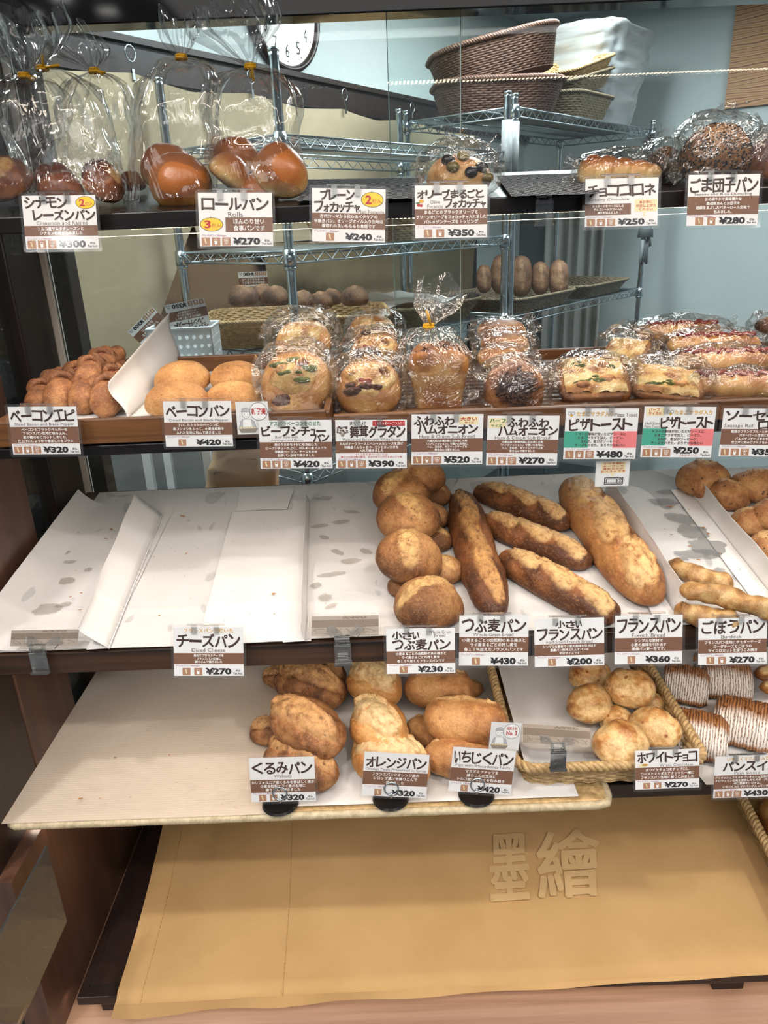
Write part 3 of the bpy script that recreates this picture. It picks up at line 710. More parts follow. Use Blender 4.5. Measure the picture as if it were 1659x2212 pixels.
class Print:                            # printed matter: everything lands in one mesh, in units of the card (0..1, 0..1)
    def __init__(s, w, h): s.v = []; s.f = []; s.mi = []; s.w = w; s.h = h; s.lv = 0
    def put(s, v, f, col, z):
        n = len(s.v); s.v += [(x*s.w, -y*s.h, z) for x, y in v]; s.f += [tuple(i+n for i in q) for q in f]; s.mi += [INKS.index(col)]*len(f)
    def rect(s, x0, y0, x1, y1, col, z=.00008):
        s.put([(x0, y0), (x0, y1), (x1, y1), (x1, y0)], [(0, 1, 2, 3)], col, z)
    def poly(s, pts, col, z=.00016): s.put(pts, [tuple(range(len(pts)))], col, z)
    def oval(s, cx, cy, rx, ry, col, z=.00012, n=28, a0=0, a1=2*PI):
        s.poly([(cx+rx*math.cos(-a0-(a1-a0)*i/n), cy+ry*math.sin(-a0-(a1-a0)*i/n)) for i in range(n)], col, z)
    def line(s, pts, th, col, z=.0002):
        k = s.w/s.h
        for (ax, ay), (bx, by) in zip(pts, pts[1:]):
            dx = bx-ax; dy = (by-ay)/k; L = math.hypot(dx, dy) or 1; px, py = -dy/L*th, dx/L*th*k
            s.put([(ax+px, ay+py), (bx+px, by+py), (bx-px, by-py), (ax-px, ay-py)], [(0, 1, 2, 3)], col, z); s.f[-1] = s.f[-1][::-1]
    def ring(s, cx, cy, rx, ry, th, col, z=.0002, n=28):
        s.line([(cx+rx*math.cos(2*PI*i/n), cy+ry*math.sin(2*PI*i/n)) for i in range(n+1)], th, col, z)
    def text(s, t, x0, y0, x1, y1, col, off=0.0, z=.0002, keep=False, rot=0, fat=0.0):
        v, f, a, b, c, d = text_mesh(t, off)
        sx = (x1-x0)/(b-a); sy = (y1-y0)/(d-c)
        if keep:
            sxr = sy*s.h/s.w
            if sxr < sx: x0 = (x0+x1)/2-sxr*(b-a)/2; sx = sxr
        cx, cy = (x0+sx*(b-a)/2), (y0+y1)/2; k = s.w/s.h
        pts = []
        for x, y in v:
            X = x0+(x-a)*sx; Y = y1-(y-c)*sy
            if rot:
                dx, dy = X-cx, (Y-cy)/k; X = cx+dx*math.cos(rot)-dy*math.sin(rot); Y = cy+(dx*math.sin(rot)+dy*math.cos(rot))*k
            pts.append((X, Y))
        s.put(pts, f, col, z)
        if fat:
            for k2 in range(4):
                a = k2*PI/2+.6; ox = fat*math.cos(a); oy = fat*math.sin(a)*k
                s.put([(x+ox, y+oy) for x, y in pts], f, col, z+.000004*(k2+1))
    def brush(s, t, x0, y0, x1, y1, col='T', sd=0, fat=.0062):
        # hand brushed title: every sign slightly turned and sized
        rnd = random.Random(len(t)*7+sd); n = len(t); wv = []
        for ch in t: wv.append(.62 if ch in 'ャュョッァィゥェォ・、い' else 1.0)
        tot = sum(wv); x = x0
        for ch, w in zip(t, wv):
            cw = (x1-x0)*w/tot; g = text_mesh(ch, 0.0); hh = y1-y0
            asp = (g[5]-g[4])/max(.3, g[3]-g[2])
            if ch == 'ー': yy0, yy1 = y0+.42*hh, y0+.58*hh
            elif w < 1 and ch != 'い': yy0, yy1 = y0+.3*hh, y1
            else:
                yy0, yy1 = y0+rnd.uniform(-.03, .07)*hh, y1-rnd.uniform(-.03, .07)*hh
                if asp < .75: m = (yy0+yy1)/2; q = (yy1-yy0)*max(.55, asp)/2; yy0, yy1 = m-q, m+q
            pad = cw*.04
            s.text(ch, x+pad, yy0, x+cw-pad, yy1, col, 0.0, .0002, False, rnd.uniform(-.09, .05), fat); x += cw
def wheat(p, x, y, w, h):
    for i in range(5):
        t = i/4; p.oval(x+w*(.42+.1*t), y+h*(.22+.12*i), w*.1, h*.09, 'C', .0002, 8)
    p.line([(x+w*.45, y+h*.2), (x+w*.56, y+h*.82)], w*.025, 'C')
def milk(p, x, y, w, h):
    p.poly([(x+w*.3, y+h*.45), (x+w*.34, y+h*.85), (x+w*.62, y+h*.85), (x+w*.66, y+h*.45)], 'P', .0002); p.ring(x+w*.48, y+h*.34, w*.16, h*.14, w*.02, 'P')
def egg(p, x, y, w, h):
    for a, b in ((.36, .3), (.62, .3)): p.ring(x+w*a, y+h*b, w*.13, h*.14, w*.02, 'P')
    p.ring(x+w*.48, y+h*.62, w*.18, h*.19, w*.02, 'P'); p.oval(x+w*.48, y+h*.64, w*.07, h*.07, 'P', .0002, 10)
def badge(p, cx, cy, num, rx=.125, ry=.11):
    p.oval(cx, cy, rx*1.06, ry*1.07, 'K', .0001); p.oval(cx, cy, rx, ry, 'Y', .00014); p.line([(cx, cy-ry*1.0), (cx-.015, cy-ry*1.22)], .003, 'K')
    p.text(num, cx-rx*.66, cy-ry*.62, cx-rx*.05, cy+ry*.62, 'R', .035, .00022); p.text('個入', cx+.0, cy-ry*.12, cx+rx*.84, cy+ry*.48, 'R', .02, .00022)
def board_bottom(p, spec):
    ay = spec.get('ay', .775)
    p.text('アレルゲン / Allergen', .03, ay, .365, ay+.05, 'V', .0)
    n = spec.get('na', 3); xs = [.025, .165, .305][:n] if n != 1 else [.19]
    if n == 2: xs = [.12, .29]
    for i, x in enumerate(xs):
        p.rect(x, .835, x+.115, .985, 'N', .0001); (wheat, milk, egg)[i](p, x, .835, .115, .15)
    py = spec.get('py', 0)
    p.text('¥'+spec['price'], .45, .835+py, .825, .975+py, 'K', .05); p.text('税込', .885, .87, .955, .915, 'K', .03); p.text('Tax Incl.', .845, .925, .985, .97, 'K', .02)
def body(p, spec):
    x0, x1 = spec.get('bx', (0, 1)); y0, y1 = spec['band']; col = 'P'
    if spec.get('tri'):
        p.rect(0, y0, .33, y1, 'L', .0001); p.rect(.67, y0, 1, y1, 'S', .0001); col = 'T'
    else: p.rect(x0, y0, x1, y1, 'B', .0001)
    L = spec['lines']; n = len(L); lh = (y1-y0-.03)/n
    for i, t in enumerate(L):
        g = text_mesh(t, 0.0); nat = (g[3]-g[2])*(lh*.80)/.94*p.h/p.w; w = min(nat, (x1-x0)*.97); c = (x0+x1)/2
        hy = lh*.80*min(1, (g[5]-g[4])/.94)
        p.text(t, c-w/2, y0+.015+lh*(i+.5)-hy/2, c+w/2, y0+.015+lh*(i+.5)+hy/2, col, 0.0, .0002, False, 0, .0012)
def extra_run(p, ex):
    for e in ex:
        k = e[0]
        if k == 't': p.text(e[1], *e[2:6], e[6], e[7] if len(e) > 7 else .02, .00024)
        elif k == 'r': p.rect(*e[1:5], e[5], .00012)
        elif k == 'b': badge(p, *e[1:])
        elif k == 'o': p.oval(*e[1:6], .00014)
        elif k == 'l': p.line(*e[1:])
def frame_from_px(tl, tr, bl, y_top, dy):
    A = on_y(tl[0], tl[1], y_top); Bv = on_y(tr[0], tr[1], y_top); Cv = on_y(bl[0], bl[1], y_top+dy)
    R = (Bv-A); w = R.length; R.normalize(); D = Cv-A; D -= R*D.dot(R); h = D.length; D.normalize(); N = R.cross(-D)
    m = Matrix((R, -D, N)).transposed().to_4x4(); m.translation = A
    return m, w, h
def rounded(w, h, mx, my, r, n=4):
    pts = []
    for cx, cy, a in ((w+mx-r, my-r, 0), (-mx+r, my-r, 90), (-mx+r, -h-my+r, 180), (w+mx-r, -h-my+r, 270)):
        for i in range(n+1):
            t = math.radians(a+90*i/n); pts.append((cx+r*math.cos(t), cy+r*math.sin(t)))
    return pts
def extrude(pts, z0, z1):
    n = len(pts); v = [(x, y, z0) for x, y in pts]+[(x, y, z1) for x, y in pts]
    return v, [tuple(range(n-1, -1, -1)), tuple(range(n, 2*n))]+[(i, (i+1) % n, n+(i+1) % n, n+i) for i in range(n)]
def hinge_clip(root, w, h):
    # clear clip that grips the shelf edge: top bar, two tongues over the card, arm behind
    b = B()
    for x in (w*.30, w*.62): b.box((x-.0035, -.0085, .0010), (x+.0035, .0035, .0022))
    b.box((w*.20, .0026, -.0012), (w*.74, .0046, .0022))
    b.build('clip', M['acrylic'], root, smooth=False, local=True)
    a = B().box((w*.40, -h*.30, -.0055), (w*.56, .002, -.0030)).box((w*.40, -h*.34, -.0125), (w*.56, -h*.30, -.0030))
    a.build('clip_arm', M['acrylic'], root, smooth=False, local=True)
def ring_stand(root, w, h, m, foot_z):
    # black disc foot with a wire ring that pinches the card
    c = Vector((w*.45, -h*.93, .0018)); t = B()
    t.tube([c+Vector((math.cos(2*PI*i/24)*.0098, .009+math.sin(2*PI*i/24)*.0098, .0008)) for i in range(24)], .0011, 8, closed=True)
    t.tube([c+Vector((math.cos(2*PI*i/24)*.0098, .009+math.sin(2*PI*i/24)*.0098, -.0042)) for i in range(24)], .0011, 8, closed=True)
    t.build('wire_ring', M['chrome'], root, local=True)
    top = m @ (c+Vector((0, .002, -.002))); inv = m.inverted()
    low = m @ (c+Vector((0, -.006, 0))); d = (low-EYE).normalized(); ft = EYE+d*((foot_z-EYE.z)/d.z)
    s = B().tube([Vector((ft.x, ft.y, foot_z+.001)), Vector((ft.x, ft.y, foot_z+.008)), Vector((top.x, top.y-.003, top.z-.006)), Vector((top.x, top.y, top.z))], .0020, 8); s.v = [inv @ p for p in s.v]; s.build('stem', M['chrome'], root, local=True)
    d = B().cyl((ft.x, ft.y, foot_z), (ft.x, ft.y, foot_z+.003), .0265, 40, .0245); d.v = [inv @ p for p in d.v]; d.build('disc_foot', M['black_metal'], root, local=True, smooth=False)
def price_card(label, tl, tr, bl, y, dy, spec, stand=None, group='printed price cards'):
    m, w, h = frame_from_px(tl, tr, bl, y, dy)
    p = Print(w, h)
    p.rect(0, 0, 1, 1, 'W', 0); p.rect(0, 0, 1, 1, 'W', -.0005); p.f[-1] = p.f[-1][::-1]
    for i, t in enumerate(spec.get('title', [])): p.brush(*t, sd=i)
    for e in spec.get('eng', []): p.text(*e, 'E', 0)
    if 'band' in spec: body(p, spec)
    if 'price' in spec: board_bottom(p, spec)
    extra_run(p, spec.get('ex', []))
    if spec.get('draw'): spec['draw'](p)
    root = mk('price_card', p.v, p.f, INKM, mi=p.mi, smooth=False, local=True); root.matrix_world = m
    tag(root, label, 'price card', group)
    v, f = extrude(rounded(w, h, .0035, .0035, .003), .0006, .0009)
    mk('sleeve', v, f, M['sleeve'], root, local=True, smooth=False)
    v, f = extrude(rounded(w, h, .0035, .0035, .003), -.0012, -.0009); 
    mk('sleeve_back', v, f, M['sleeve'], root, local=True, smooth=False)
    if stand is None: hinge_clip(root, w, h)
    elif stand != 'none': ring_stand(root, w, h, m, stand)
    return root
Y1c, Y2c, Y3c, YTc = .992, .912, .843, .842
C = price_card
C('price card for Cinnamon and Raisins at 300 yen, leftmost on the top shelf', (46, 423), (205, 421), (62, 539), Y1c, -.012, dict(
    title=[('シナモン', .03, .03, .62, .23), ('レーズンパン', .13, .27, .99, .46)], eng=[('Cinnamon and Raisins', .17, .475, .87, .545)], band=(.56, .755), lines=['トルコ産サルタナレーズンと', 'シナモンを混ぜ込みました'], price='300', ex=[('b', .86, .14, '2')]))
C('price card for Rolls at 270 yen, below the two tall bags of round rolls', (427, 416), (587, 416), (440, 532), Y1c, -.012, dict(
    title=[('ロールパン', .04, .1, .96, .33)], eng=[('Rolls', .40, .36, .60, .45)], band=(.46, .735), bx=(.36, 1), lines=['ほんのり甘い', '食事パンです'], price='270', ex=[('b', .17, .59, '3', .15, .12)]))
C('price card for Plain Focaccia at 240 yen on the top shelf', (674, 406), (833, 409), (677, 521), Y1c, -.012, dict(
    title=[('プレーン', .11, .03, .58, .21), ('フォカッチャ', .03, .25, .65, .44)], eng=[('Plain Focaccia', .63, .395, .985, .46)], band=(.46, .76), lines=['古代ローマから伝わるイタリアの', '平焼きパン。オリーブオイル入り生地は', '歯切れの良いもちもち食感です'], price='240', na=1, ex=[('b', .82, .20, '2', .145, .135)]))
C('price card for Olive Focaccia at 350 yen, below the wrapped olive loaf', (896, 401), (1053, 398.5), (898, 515), Y1c, -.012, dict(
    title=[('オリーブまるごと', .03, .09, .95, .25), ('フォカッチャ', .40, .27, .98, .43)], eng=[('Olive', .21, .28, .345, .345), ('Focaccia', .17, .365, .385, .43)], band=(.445, .75), lines=['まるごとのブラックオリーブと', 'グリーンオリーブをフォカッチャ入れました', 'パルメザンチーズをトッピング'], price='350', na=2, ay=.765,
    ex=[('o', .09, .30, .035, .035, 'O'), ('o', .05, .37, .025, .03, 'R'), ('o', .085, .38, .022, .028, 'R'), ('o', .04, .33, .03, .015, 'G')]))
C('price card for Creamy Chocolate at 250 yen on the top shelf', (1265, 387), (1423, 383), (1267, 491), Y1c, -.012, dict(
    title=[('チョココロネ', .02, .13, .97, .37)], eng=[('Creamy Chocolate', .05, .40, .60, .475)], band=(.52, .755), bx=(0, .63), lines=['カスタードをベースにした', 'チョコレートクリームに', '練乳を加えました'], price='250',
    ex=[('r', .68, .44, .99, .70, 'C'), ('r', .80, .70, .83, .80, 'C'), ('t', '本日中に', .74, .47, .92, .535, 'R'), ('t', 'お召し上がり', .70, .545, .97, .61, 'R'), ('t', 'ください', .74, .62, .93, .68, 'R')]))
C('price card for Sesami and Rice Dumpling at 280 yen, rightmost on the top shelf', (1488, 378), (1643, 375.5), (1490, 488), Y1c, -.012, dict(
    title=[('ごま団子パン', .02, .07, .98, .34)], eng=[('Sesami and Rice Dumpling', .09, .355, .90, .42)], band=(.425, .785), lines=['きめ細やかで風味豊かな', '黒胡麻あんとお団子を', '胡麻をまぶしたバターロール生地で', '包みました。'], price='280', na=2, ay=.79))
C('price card for Sliced Bacon and Black Pepper at 320 yen, below the bacon epi', (16, 879), (164, 878), (25, 981.5), Y2c, -.008, dict(
    title=[('ベーコンエピ', .02, .07, .98, .31)], eng=[('Sliced Bacon and Black Pepper', .07, .335, .95, .41)], band=(.42, .775), lines=['ベーコンとブラックペッパーを', 'フランスパン生地に巻き込み、', '麦の穂の形にカットしました。', '仕上げにしょうゆで香ばしさをプラス'], price='320', ay=.785))
C('price card for Diced Bacon and Black Pepper at 420 yen, below the round bacon breads', (351.5, 867), (498.5, 866), (346, 965), Y2c, -.008, dict(
    title=[('ベーコンパン', .03, .1, .98, .34)], eng=[('Diced Bacon and Black Pepper', .08, .385, .95, .46)], band=(.465, .745), lines=['さいころカットのベーコンに', '黒コショウをふって、小麦全粒粉を', '入れた生地に包んで焼きました'], price='420', na=1, ay=.76))
C('price card for Beef Stew with Asparagus and Bacon at 420 yen', (558.5, 908), (716, 907), (563.5, 1012.5), Y2c-.006, -.008, dict(
    title=[('ビーフシチュー', .03, .13, .92, .32), ('パン', .74, .29, .97, .44)], eng=[('Beef Stew with', .22, .315, .53, .375), ('Asparagus and Bacon', .16, .385, .60, .44)], band=(.45, .775), lines=['肉のうまみを十分に引き出した', 'ビーフシチューの上に、ベルギー産アスパラ', '沖縄産ベーコン、チーズをのせ', '胚芽パン生地で焼きました'], price='420', ay=.785,
    ex=[('t', 'アスパラベーコンをのせた', .15, .025, .85, .115, 'G')]))
def maitake(p):
    rnd = random.Random(5)
    for i in range(26): p.oval(.10+rnd.uniform(-.07, .07), .22+rnd.uniform(-.09, .05), .016, .018, 'E' if i % 3 else 'Z', .00012+i*.000003, 10)
    for i in range(6): p.line([(.07+i*.012, .26), (.085+i*.006, .34)], .004, 'D')
C('price card for Maitake and Bacon with White Sauce at 390 yen', (724, 907.5), (879, 906.5), (725.6, 1012), Y2c-.006, -.008, dict(
    title=[('舞茸グラタン', .20, .12, .98, .355)], eng=[('Maitake and Bacon with White Sauce', .10, .37, .90, .43)], band=(.435, .685), lines=['カルボナーラソースとベシャメルソースを混ぜ', '沖縄産くんちゃまベーコンとまいたけを', '入れて焼きました'], price='390', ay=.79,
    ex=[('t', 'まいたけ', .20, .03, .43, .105, 'T'), ('r', .52, .02, .97, .125, 'R'), ('t', 'くんちゃまベーコン入り！', .55, .04, .95, .105, 'P', .01), ('t', '※くんちゃまベーコンとは：', .28, .69, .74, .735, 'R', .01), ('t', '豚トロ付近の希少部位、甘みがありながらもあっさり味', .07, .74, .93, .785, 'R', .01)], draw=maitake))
ONION = ['小麦の実力を最大限に引き出した粉', '「パノヴァッション」で焼いた生地に、', 'ハム、玉ねぎ、モツァレラチーズを', '巻き込んで焼きました']
C('price card for large Ham & Onion Soft Bread at 520 yen, below the tied bag', (889, 895.5), (1044.6, 894.5), (890, 1003.5), Y2c-.006, -.008, dict(
    title=[('ふわふわ', .03, .04, .60, .21), ('ハムオニオン', .08, .21, .93, .39)], eng=[('Ham & Onion Soft Bread', .11, .40, .88, .475)], band=(.48, .745), lines=ONION, price='520', ay=.755,
    ex=[('r', .66, .04, .93, .20, 'C'), ('t', '大きい', .68, .05, .91, .13, 'R', .03), ('t', 'サイズ', .74, .14, .87, .19, 'R')]))
C('price card for half-size Ham & Onion Soft Bread at 270 yen', (1053.6, 898), (1209, 898), (1050, 1005), Y2c-.006, -.008, dict(
    title=[('ふわふわ', .28, .05, .86, .22), ('ハムオニオン', .15, .22, .99, .40)], eng=[('Ham & Onion Soft Bread', .11, .405, .88, .475)], band=(.48, .755), lines=ONION, price='270', ay=.765,
    ex=[('r', .02, .05, .26, .25, 'C'), ('t', 'ハーフ', .03, .06, .25, .15, 'G', .03), ('t', 'サイズ', .05, .17, .20, .23, 'G')]))
PIZ = ['トマトの酸味が効いたピザソースに', 'たまごサラダを加え、ピーマン、', '玉ねぎ、粗びきソーセージ、', 'チーズをのせた、まろやかな味わい']
def eggs(x):
    def f(p):
        for a in (0, .05): p.ring(x+a, .10, .022, .03, .003, 'Z')
        p.oval(x+.03, .14, .02, .026, 'O', .00014)
    return f
C('price card for whole Pizza Toast at 480 yen with green and pink bands', (1223, 882), (1381, 882), (1223, 991.5), Y2c-.004, -.008, dict(
    title=[('ピザトースト', .05, .2, .93, .43)], eng=[('Pizza Toast', .67, .09, .985, .16)], band=(.45, .775), tri=1, lines=PIZ, price='480', ay=.785, ex=[('t', 'たまごサラダ入り', .15, .06, .65, .16, 'O')], draw=eggs(.05)))
C('price card for Half-Sized Pizza Toast at 250 yen with green and pink bands', (1393, 878), (1548, 879), (1393, 987.5), Y2c-.004, -.008, dict(
    title=[('ピザトースト', .24, .2, .98, .42)], eng=[('Half-Sized', .03, .30, .23, .355), ('Pizza Toast', .02, .365, .235, .42)], band=(.43, .765), tri=1, lines=PIZ, price='250', ay=.775, py=-.045,
    ex=[('r', .03, .02, .27, .18, 'C'), ('t', 'ハーフ', .06, .03, .21, .095, 'R'), ('t', 'サイズの', .06, .10, .24, .165, 'R'), ('t', 'たまごサラダ入り', .42, .06, .95, .16, 'O'), ('t', '［半分サイズ］', .56, .94, .80, .985, 'R', 0)], draw=eggs(.34)))
C('price card for Sausage roll cut by the right edge of the photo on second shelf', (1564, 882), (1719, 883), (1551, 985.5), Y2c-.004, -.008, dict(
    title=[('ソーセージ', .03, .05, .98, .26), ('ロール', .50, .25, .98, .42)], eng=[('Sausage Roll', .03, .32, .45, .41)], band=(.425, .755), lines=['粗挽きフランクフルトとケチャップを', 'バターロール生地に巻き、', 'パルメザンチーズをのせて焼き', '仕上げに刻みピクルスをトッピング'], price='350', ay=.765))
C('price card for Diced Cheese at 270 yen, on the empty left of the third shelf', (374, 1355), (525, 1355), (369, 1460), Y3c, -.018, dict(
    title=[('チーズパン', .04, .14, .96, .42)], eng=[('Diced Cheese', .26, .43, .74, .505)], band=(.53, .755), lines=['角切りプロセスチーズを', 'フランスパン生地に', '練りこんで焼きました'], price='270', na=2, ay=.765, ex=[('t', 'フランスパンで焼いた', .15, .025, .86, .115, 'O')]))
GR = ['小麦まるごとの全粒粉のあら挽きと', 'ライ麦まるごとの押し麦を', '各１５％加えたフランスパンです']
C('price card for small Whole Grain Bread at 230 yen, below the stacked grain buns', (834, 1358.5), (982.5, 1356), (836, 1456), Y3c-.014, -.018, dict(
    title=[('小さい', .08, .07, .48, .24), ('つぶ麦パン', .08, .25, .94, .48)], eng=[('Whole Grain', .62, .05, .94, .125), ('Bread', .70, .13, .86, .195)], band=(.50, .775), lines=GR, price='230', na=1, ay=.79))
C('price card for large Whole Grain Bread at 430 yen, below the dark grain baguette', (992.5, 1330), (1142.5, 1330), (995.5, 1438), Y3c, -.018, dict(
    title=[('つぶ麦パン', .03, .06, .97, .33)], eng=[('Whole Grain Bread', .20, .34, .78, .41)], band=(.425, .73), lines=GR, price='430', na=1, ay=.755))
C('price card for Half-Sized French Bread at 200 yen', (1154, 1338), (1305, 1333.5), (1160, 1441), Y3c, -.018, dict(
    title=[('小さい', .30, .05, .68, .20), ('フランスパン', .04, .22, .98, .45)], eng=[('Half-Sized French Bread', .17, .455, .83, .52)], band=(.53, .775), lines=['シンプルな素材で小麦の風味を引き出す', '墨繪パン発祥ふらんすパンの', '半分サイズです'], price='200', na=1, ay=.785))
C('price card for French Bread at 360 yen, below the longest pale loaf', (1329, 1330.5), (1475, 1328), (1332, 1435), Y3c, -.018, dict(
    title=[('フランスパン', .03, .07, .98, .35)], eng=[('French Bread', .25, .37, .74, .445)], band=(.46, .745), lines=['シンプルな素材で', '小麦の風味を引き出す', '墨繪パン第一号です。'], price='360', na=1, ay=.765))
C('price card for Burdock bread at 270 yen, rightmost on the third shelf', (1509, 1336.5), (1657.5, 1333), (1509.5, 1436.5), Y3c, -.018, dict(
    title=[('ごぼうパン', .04, .04, .97, .34)], eng=[('Burdock', .33, .365, .63, .44)], band=(.46, .755), lines=['フランスパン生地にチェダーチーズ', 'ゴーダチーズとごぼうの', 'サイコロカットを練りこみ焼き'], price='270', na=2, ay=.77))
C('price card for Walnuts at 320 yen, on a black disc stand at tray front', (537.5, 1637.5), (678.5, 1634.5), (539, 1733), YTc+.004, -.012, dict(
    title=[('くるみパン', .03, .1, .97, .37)], eng=[('Walnuts', .37, .385, .64, .455)], band=(.50, .785), lines=['カリフォルニア産くるみを香ばしく焼き', '小麦全粒粉とライ麦の生地に', '練りこんで焼きました'], price='320', na=2, ay=.79), stand=.668)
C('price card for Orange Peels Preserved in Syrup, on the middle disc stand', (787.5, 1624), (928, 1631), (786, 1718), YTc+.004, -.012, dict(
    title=[('オレンジパン', .03, .10, .97, .33)], eng=[('Orange Peels Preserved in Syrup', .03, .345, .97, .42)], band=(.43, .735), lines=['フランスパンにオレンジ皮の', 'シロップ漬けを練りこんで', '焼きました'], price='320', na=1, ay=.755), stand=.668)
C('price card for Figs with Macadamia Nuts, on the rightmost disc stand', (979.5, 1613), (1115, 1622.5), (971, 1708.5), YTc+.008, -.012, dict(
    title=[('いちじくパン', .03, .08, .98, .34)], eng=[('Figs with Macadamia Nuts', .07, .36, .94, .44)], band=(.46, .765), lines=['マカデミアナッツを', '練りこんだ生地に', 'トルコ産いちじくを包み焼き'], price='420', na=1, ay=.775), stand=.668)
C('price card for White Chocolate at 270 yen, on the rim of the rectangular basket', (1372, 1622), (1510.5, 1617), (1364, 1706), .852, -.016, dict(
    title=[('ホワイトチョコ', .03, .06, .97, .32)], eng=[('White Chocolate', .38, .355, .90, .43)], band=(.44, .765), lines=['ホワイトチョコをチップにし', 'ローストマカダミアナッツと一緒に', 'フランスパン生地に練りこみました'], price='270', na=2, ay=.775, ex=[('o', .12, .39, .07, .04, 'C'), ('o', .15, .37, .05, .03, 'O')]))
C('price card for Pain suisse at 430 yen, at the lower right of photo', (1545, 1635), (1690, 1630), (1546.5, 1724), .862, -.012, dict(
    title=[('パンスイス', .12, .13, .96, .36)], eng=[('Pain suisse', .30, .37, .68, .44)], band=(.455, .785), lines=['ブリオッシュスイスのブリオッシュ生地の代わりに', 'クロワッサン生地を使用したものが「パンスイス」', '中に墨繪オリジナル、', 'いちじく入りマジパンが入っています'], price='430', ay=.79, ex=[('t', 'いちじくマジパン入り', .18, .02, .80, .115, 'O')]))
# small cards with a drawn baker / a drawn oven
def baker(txt):
    def f(p):
        p.ring(.70, .30, .27, .27, .006, 'K', .0002, 30); p.oval(.70, .30, .26, .26, 'P', .00016)
        if len(txt) == 1: p.text(txt[0], .48, .19, .93, .40, 'R', .03, .0003)
        else: p.text(txt[0], .52, .14, .88, .26, 'R', .02, .0003); p.text(txt[1], .53, .29, .88, .45, 'R', .03, .0003)
        p.oval(.30, .37, .12, .13, 'P', .00016); p.ring(.30, .37, .12, .13, .005, 'Z', .0002, 18)
        p.poly([(.16, .30), (.20, .20), (.34, .17), (.44, .24), (.43, .31)], 'H', .00022); p.line([(.16, .30), (.20, .20), (.34, .17), (.44, .24), (.43, .31), (.16, .30)], .005, 'Z', .00026)
        for x in (.25, .36): p.oval(x, .38, .012, .014, 'K', .00028, 8)
        p.line([(.26, .44), (.30, .46), (.35, .44)], .005, 'Z', .00028)
        p.poly([(.12, .60), (.06, .84), (.60, .84), (.54, .60), (.42, .52), (.20, .52)], 'H', .00018); p.poly([(.20, .54), (.18, .80), (.48, .80), (.44, .54)], 'P', .0002)
        p.line([(.20, .52), (.12, .60), (.06, .84)], .005, 'Z', .00026); p.line([(.42, .52), (.54, .60), (.60, .84)], .005, 'Z', .00026)
        for i in range(6): p.oval(.12+i*.085, .80+.02*(i % 2), .055, .045, 'C', .00024+i*.00001, 12); p.ring(.12+i*.085, .80+.02*(i % 2), .055, .045, .003, 'Z', .0003, 12)
        p.poly([(.04, .82), (.12, .95), (.56, .95), (.64, .82)], 'D', .00032)
    return f
C('small card with a drawn baker and red new-release bubble', (508, 869), (578, 867), (509, 939), Y2c+.004, -.004, dict(draw=baker(['新発売'])), stand='none', group='small drawn cards')
C('small card with a drawn baker and number three bubble above the fig card', (1062, 1559.5), (1127, 1562.5), (1062, 1619), YTc+.020, -.004, dict(draw=baker(['当店人気', 'No. 3'])), stand='none', group='small drawn cards')
def oven(p):
    p.rect(.15, .03, .88, .48, 'C', .0001); p.rect(.47, .48, .54, .60, 'C', .0001)
    for i, t in enumerate(['食べる前に', 'オーブンで', '温めるのが', 'おススメです']): p.text(t, .20 if i < 3 else .15, .05+i*.105, .82 if i < 3 else .88, .135+i*.105, 'R', .02)
    for q in ([(.28, .66), (.82, .66), (.82, .92), (.28, .92), (.28, .66)], [(.33, .71), (.64, .71), (.64, .87), (.33, .87), (.33, .71)], [(.68, .68), (.68, .90)]): p.line(q, .012, 'K')
    p.ring(.75, .73, .035, .035, .008, 'K'); p.ring(.75, .84, .035, .035, .008, 'K')
C('small grey card with a drawn oven hanging below the whole pizza toast card', (1288, 997), (1361.5, 995), (1285, 1051), Y2c-.002, -.002, dict(draw=oven), stand='none', group='small drawn cards')
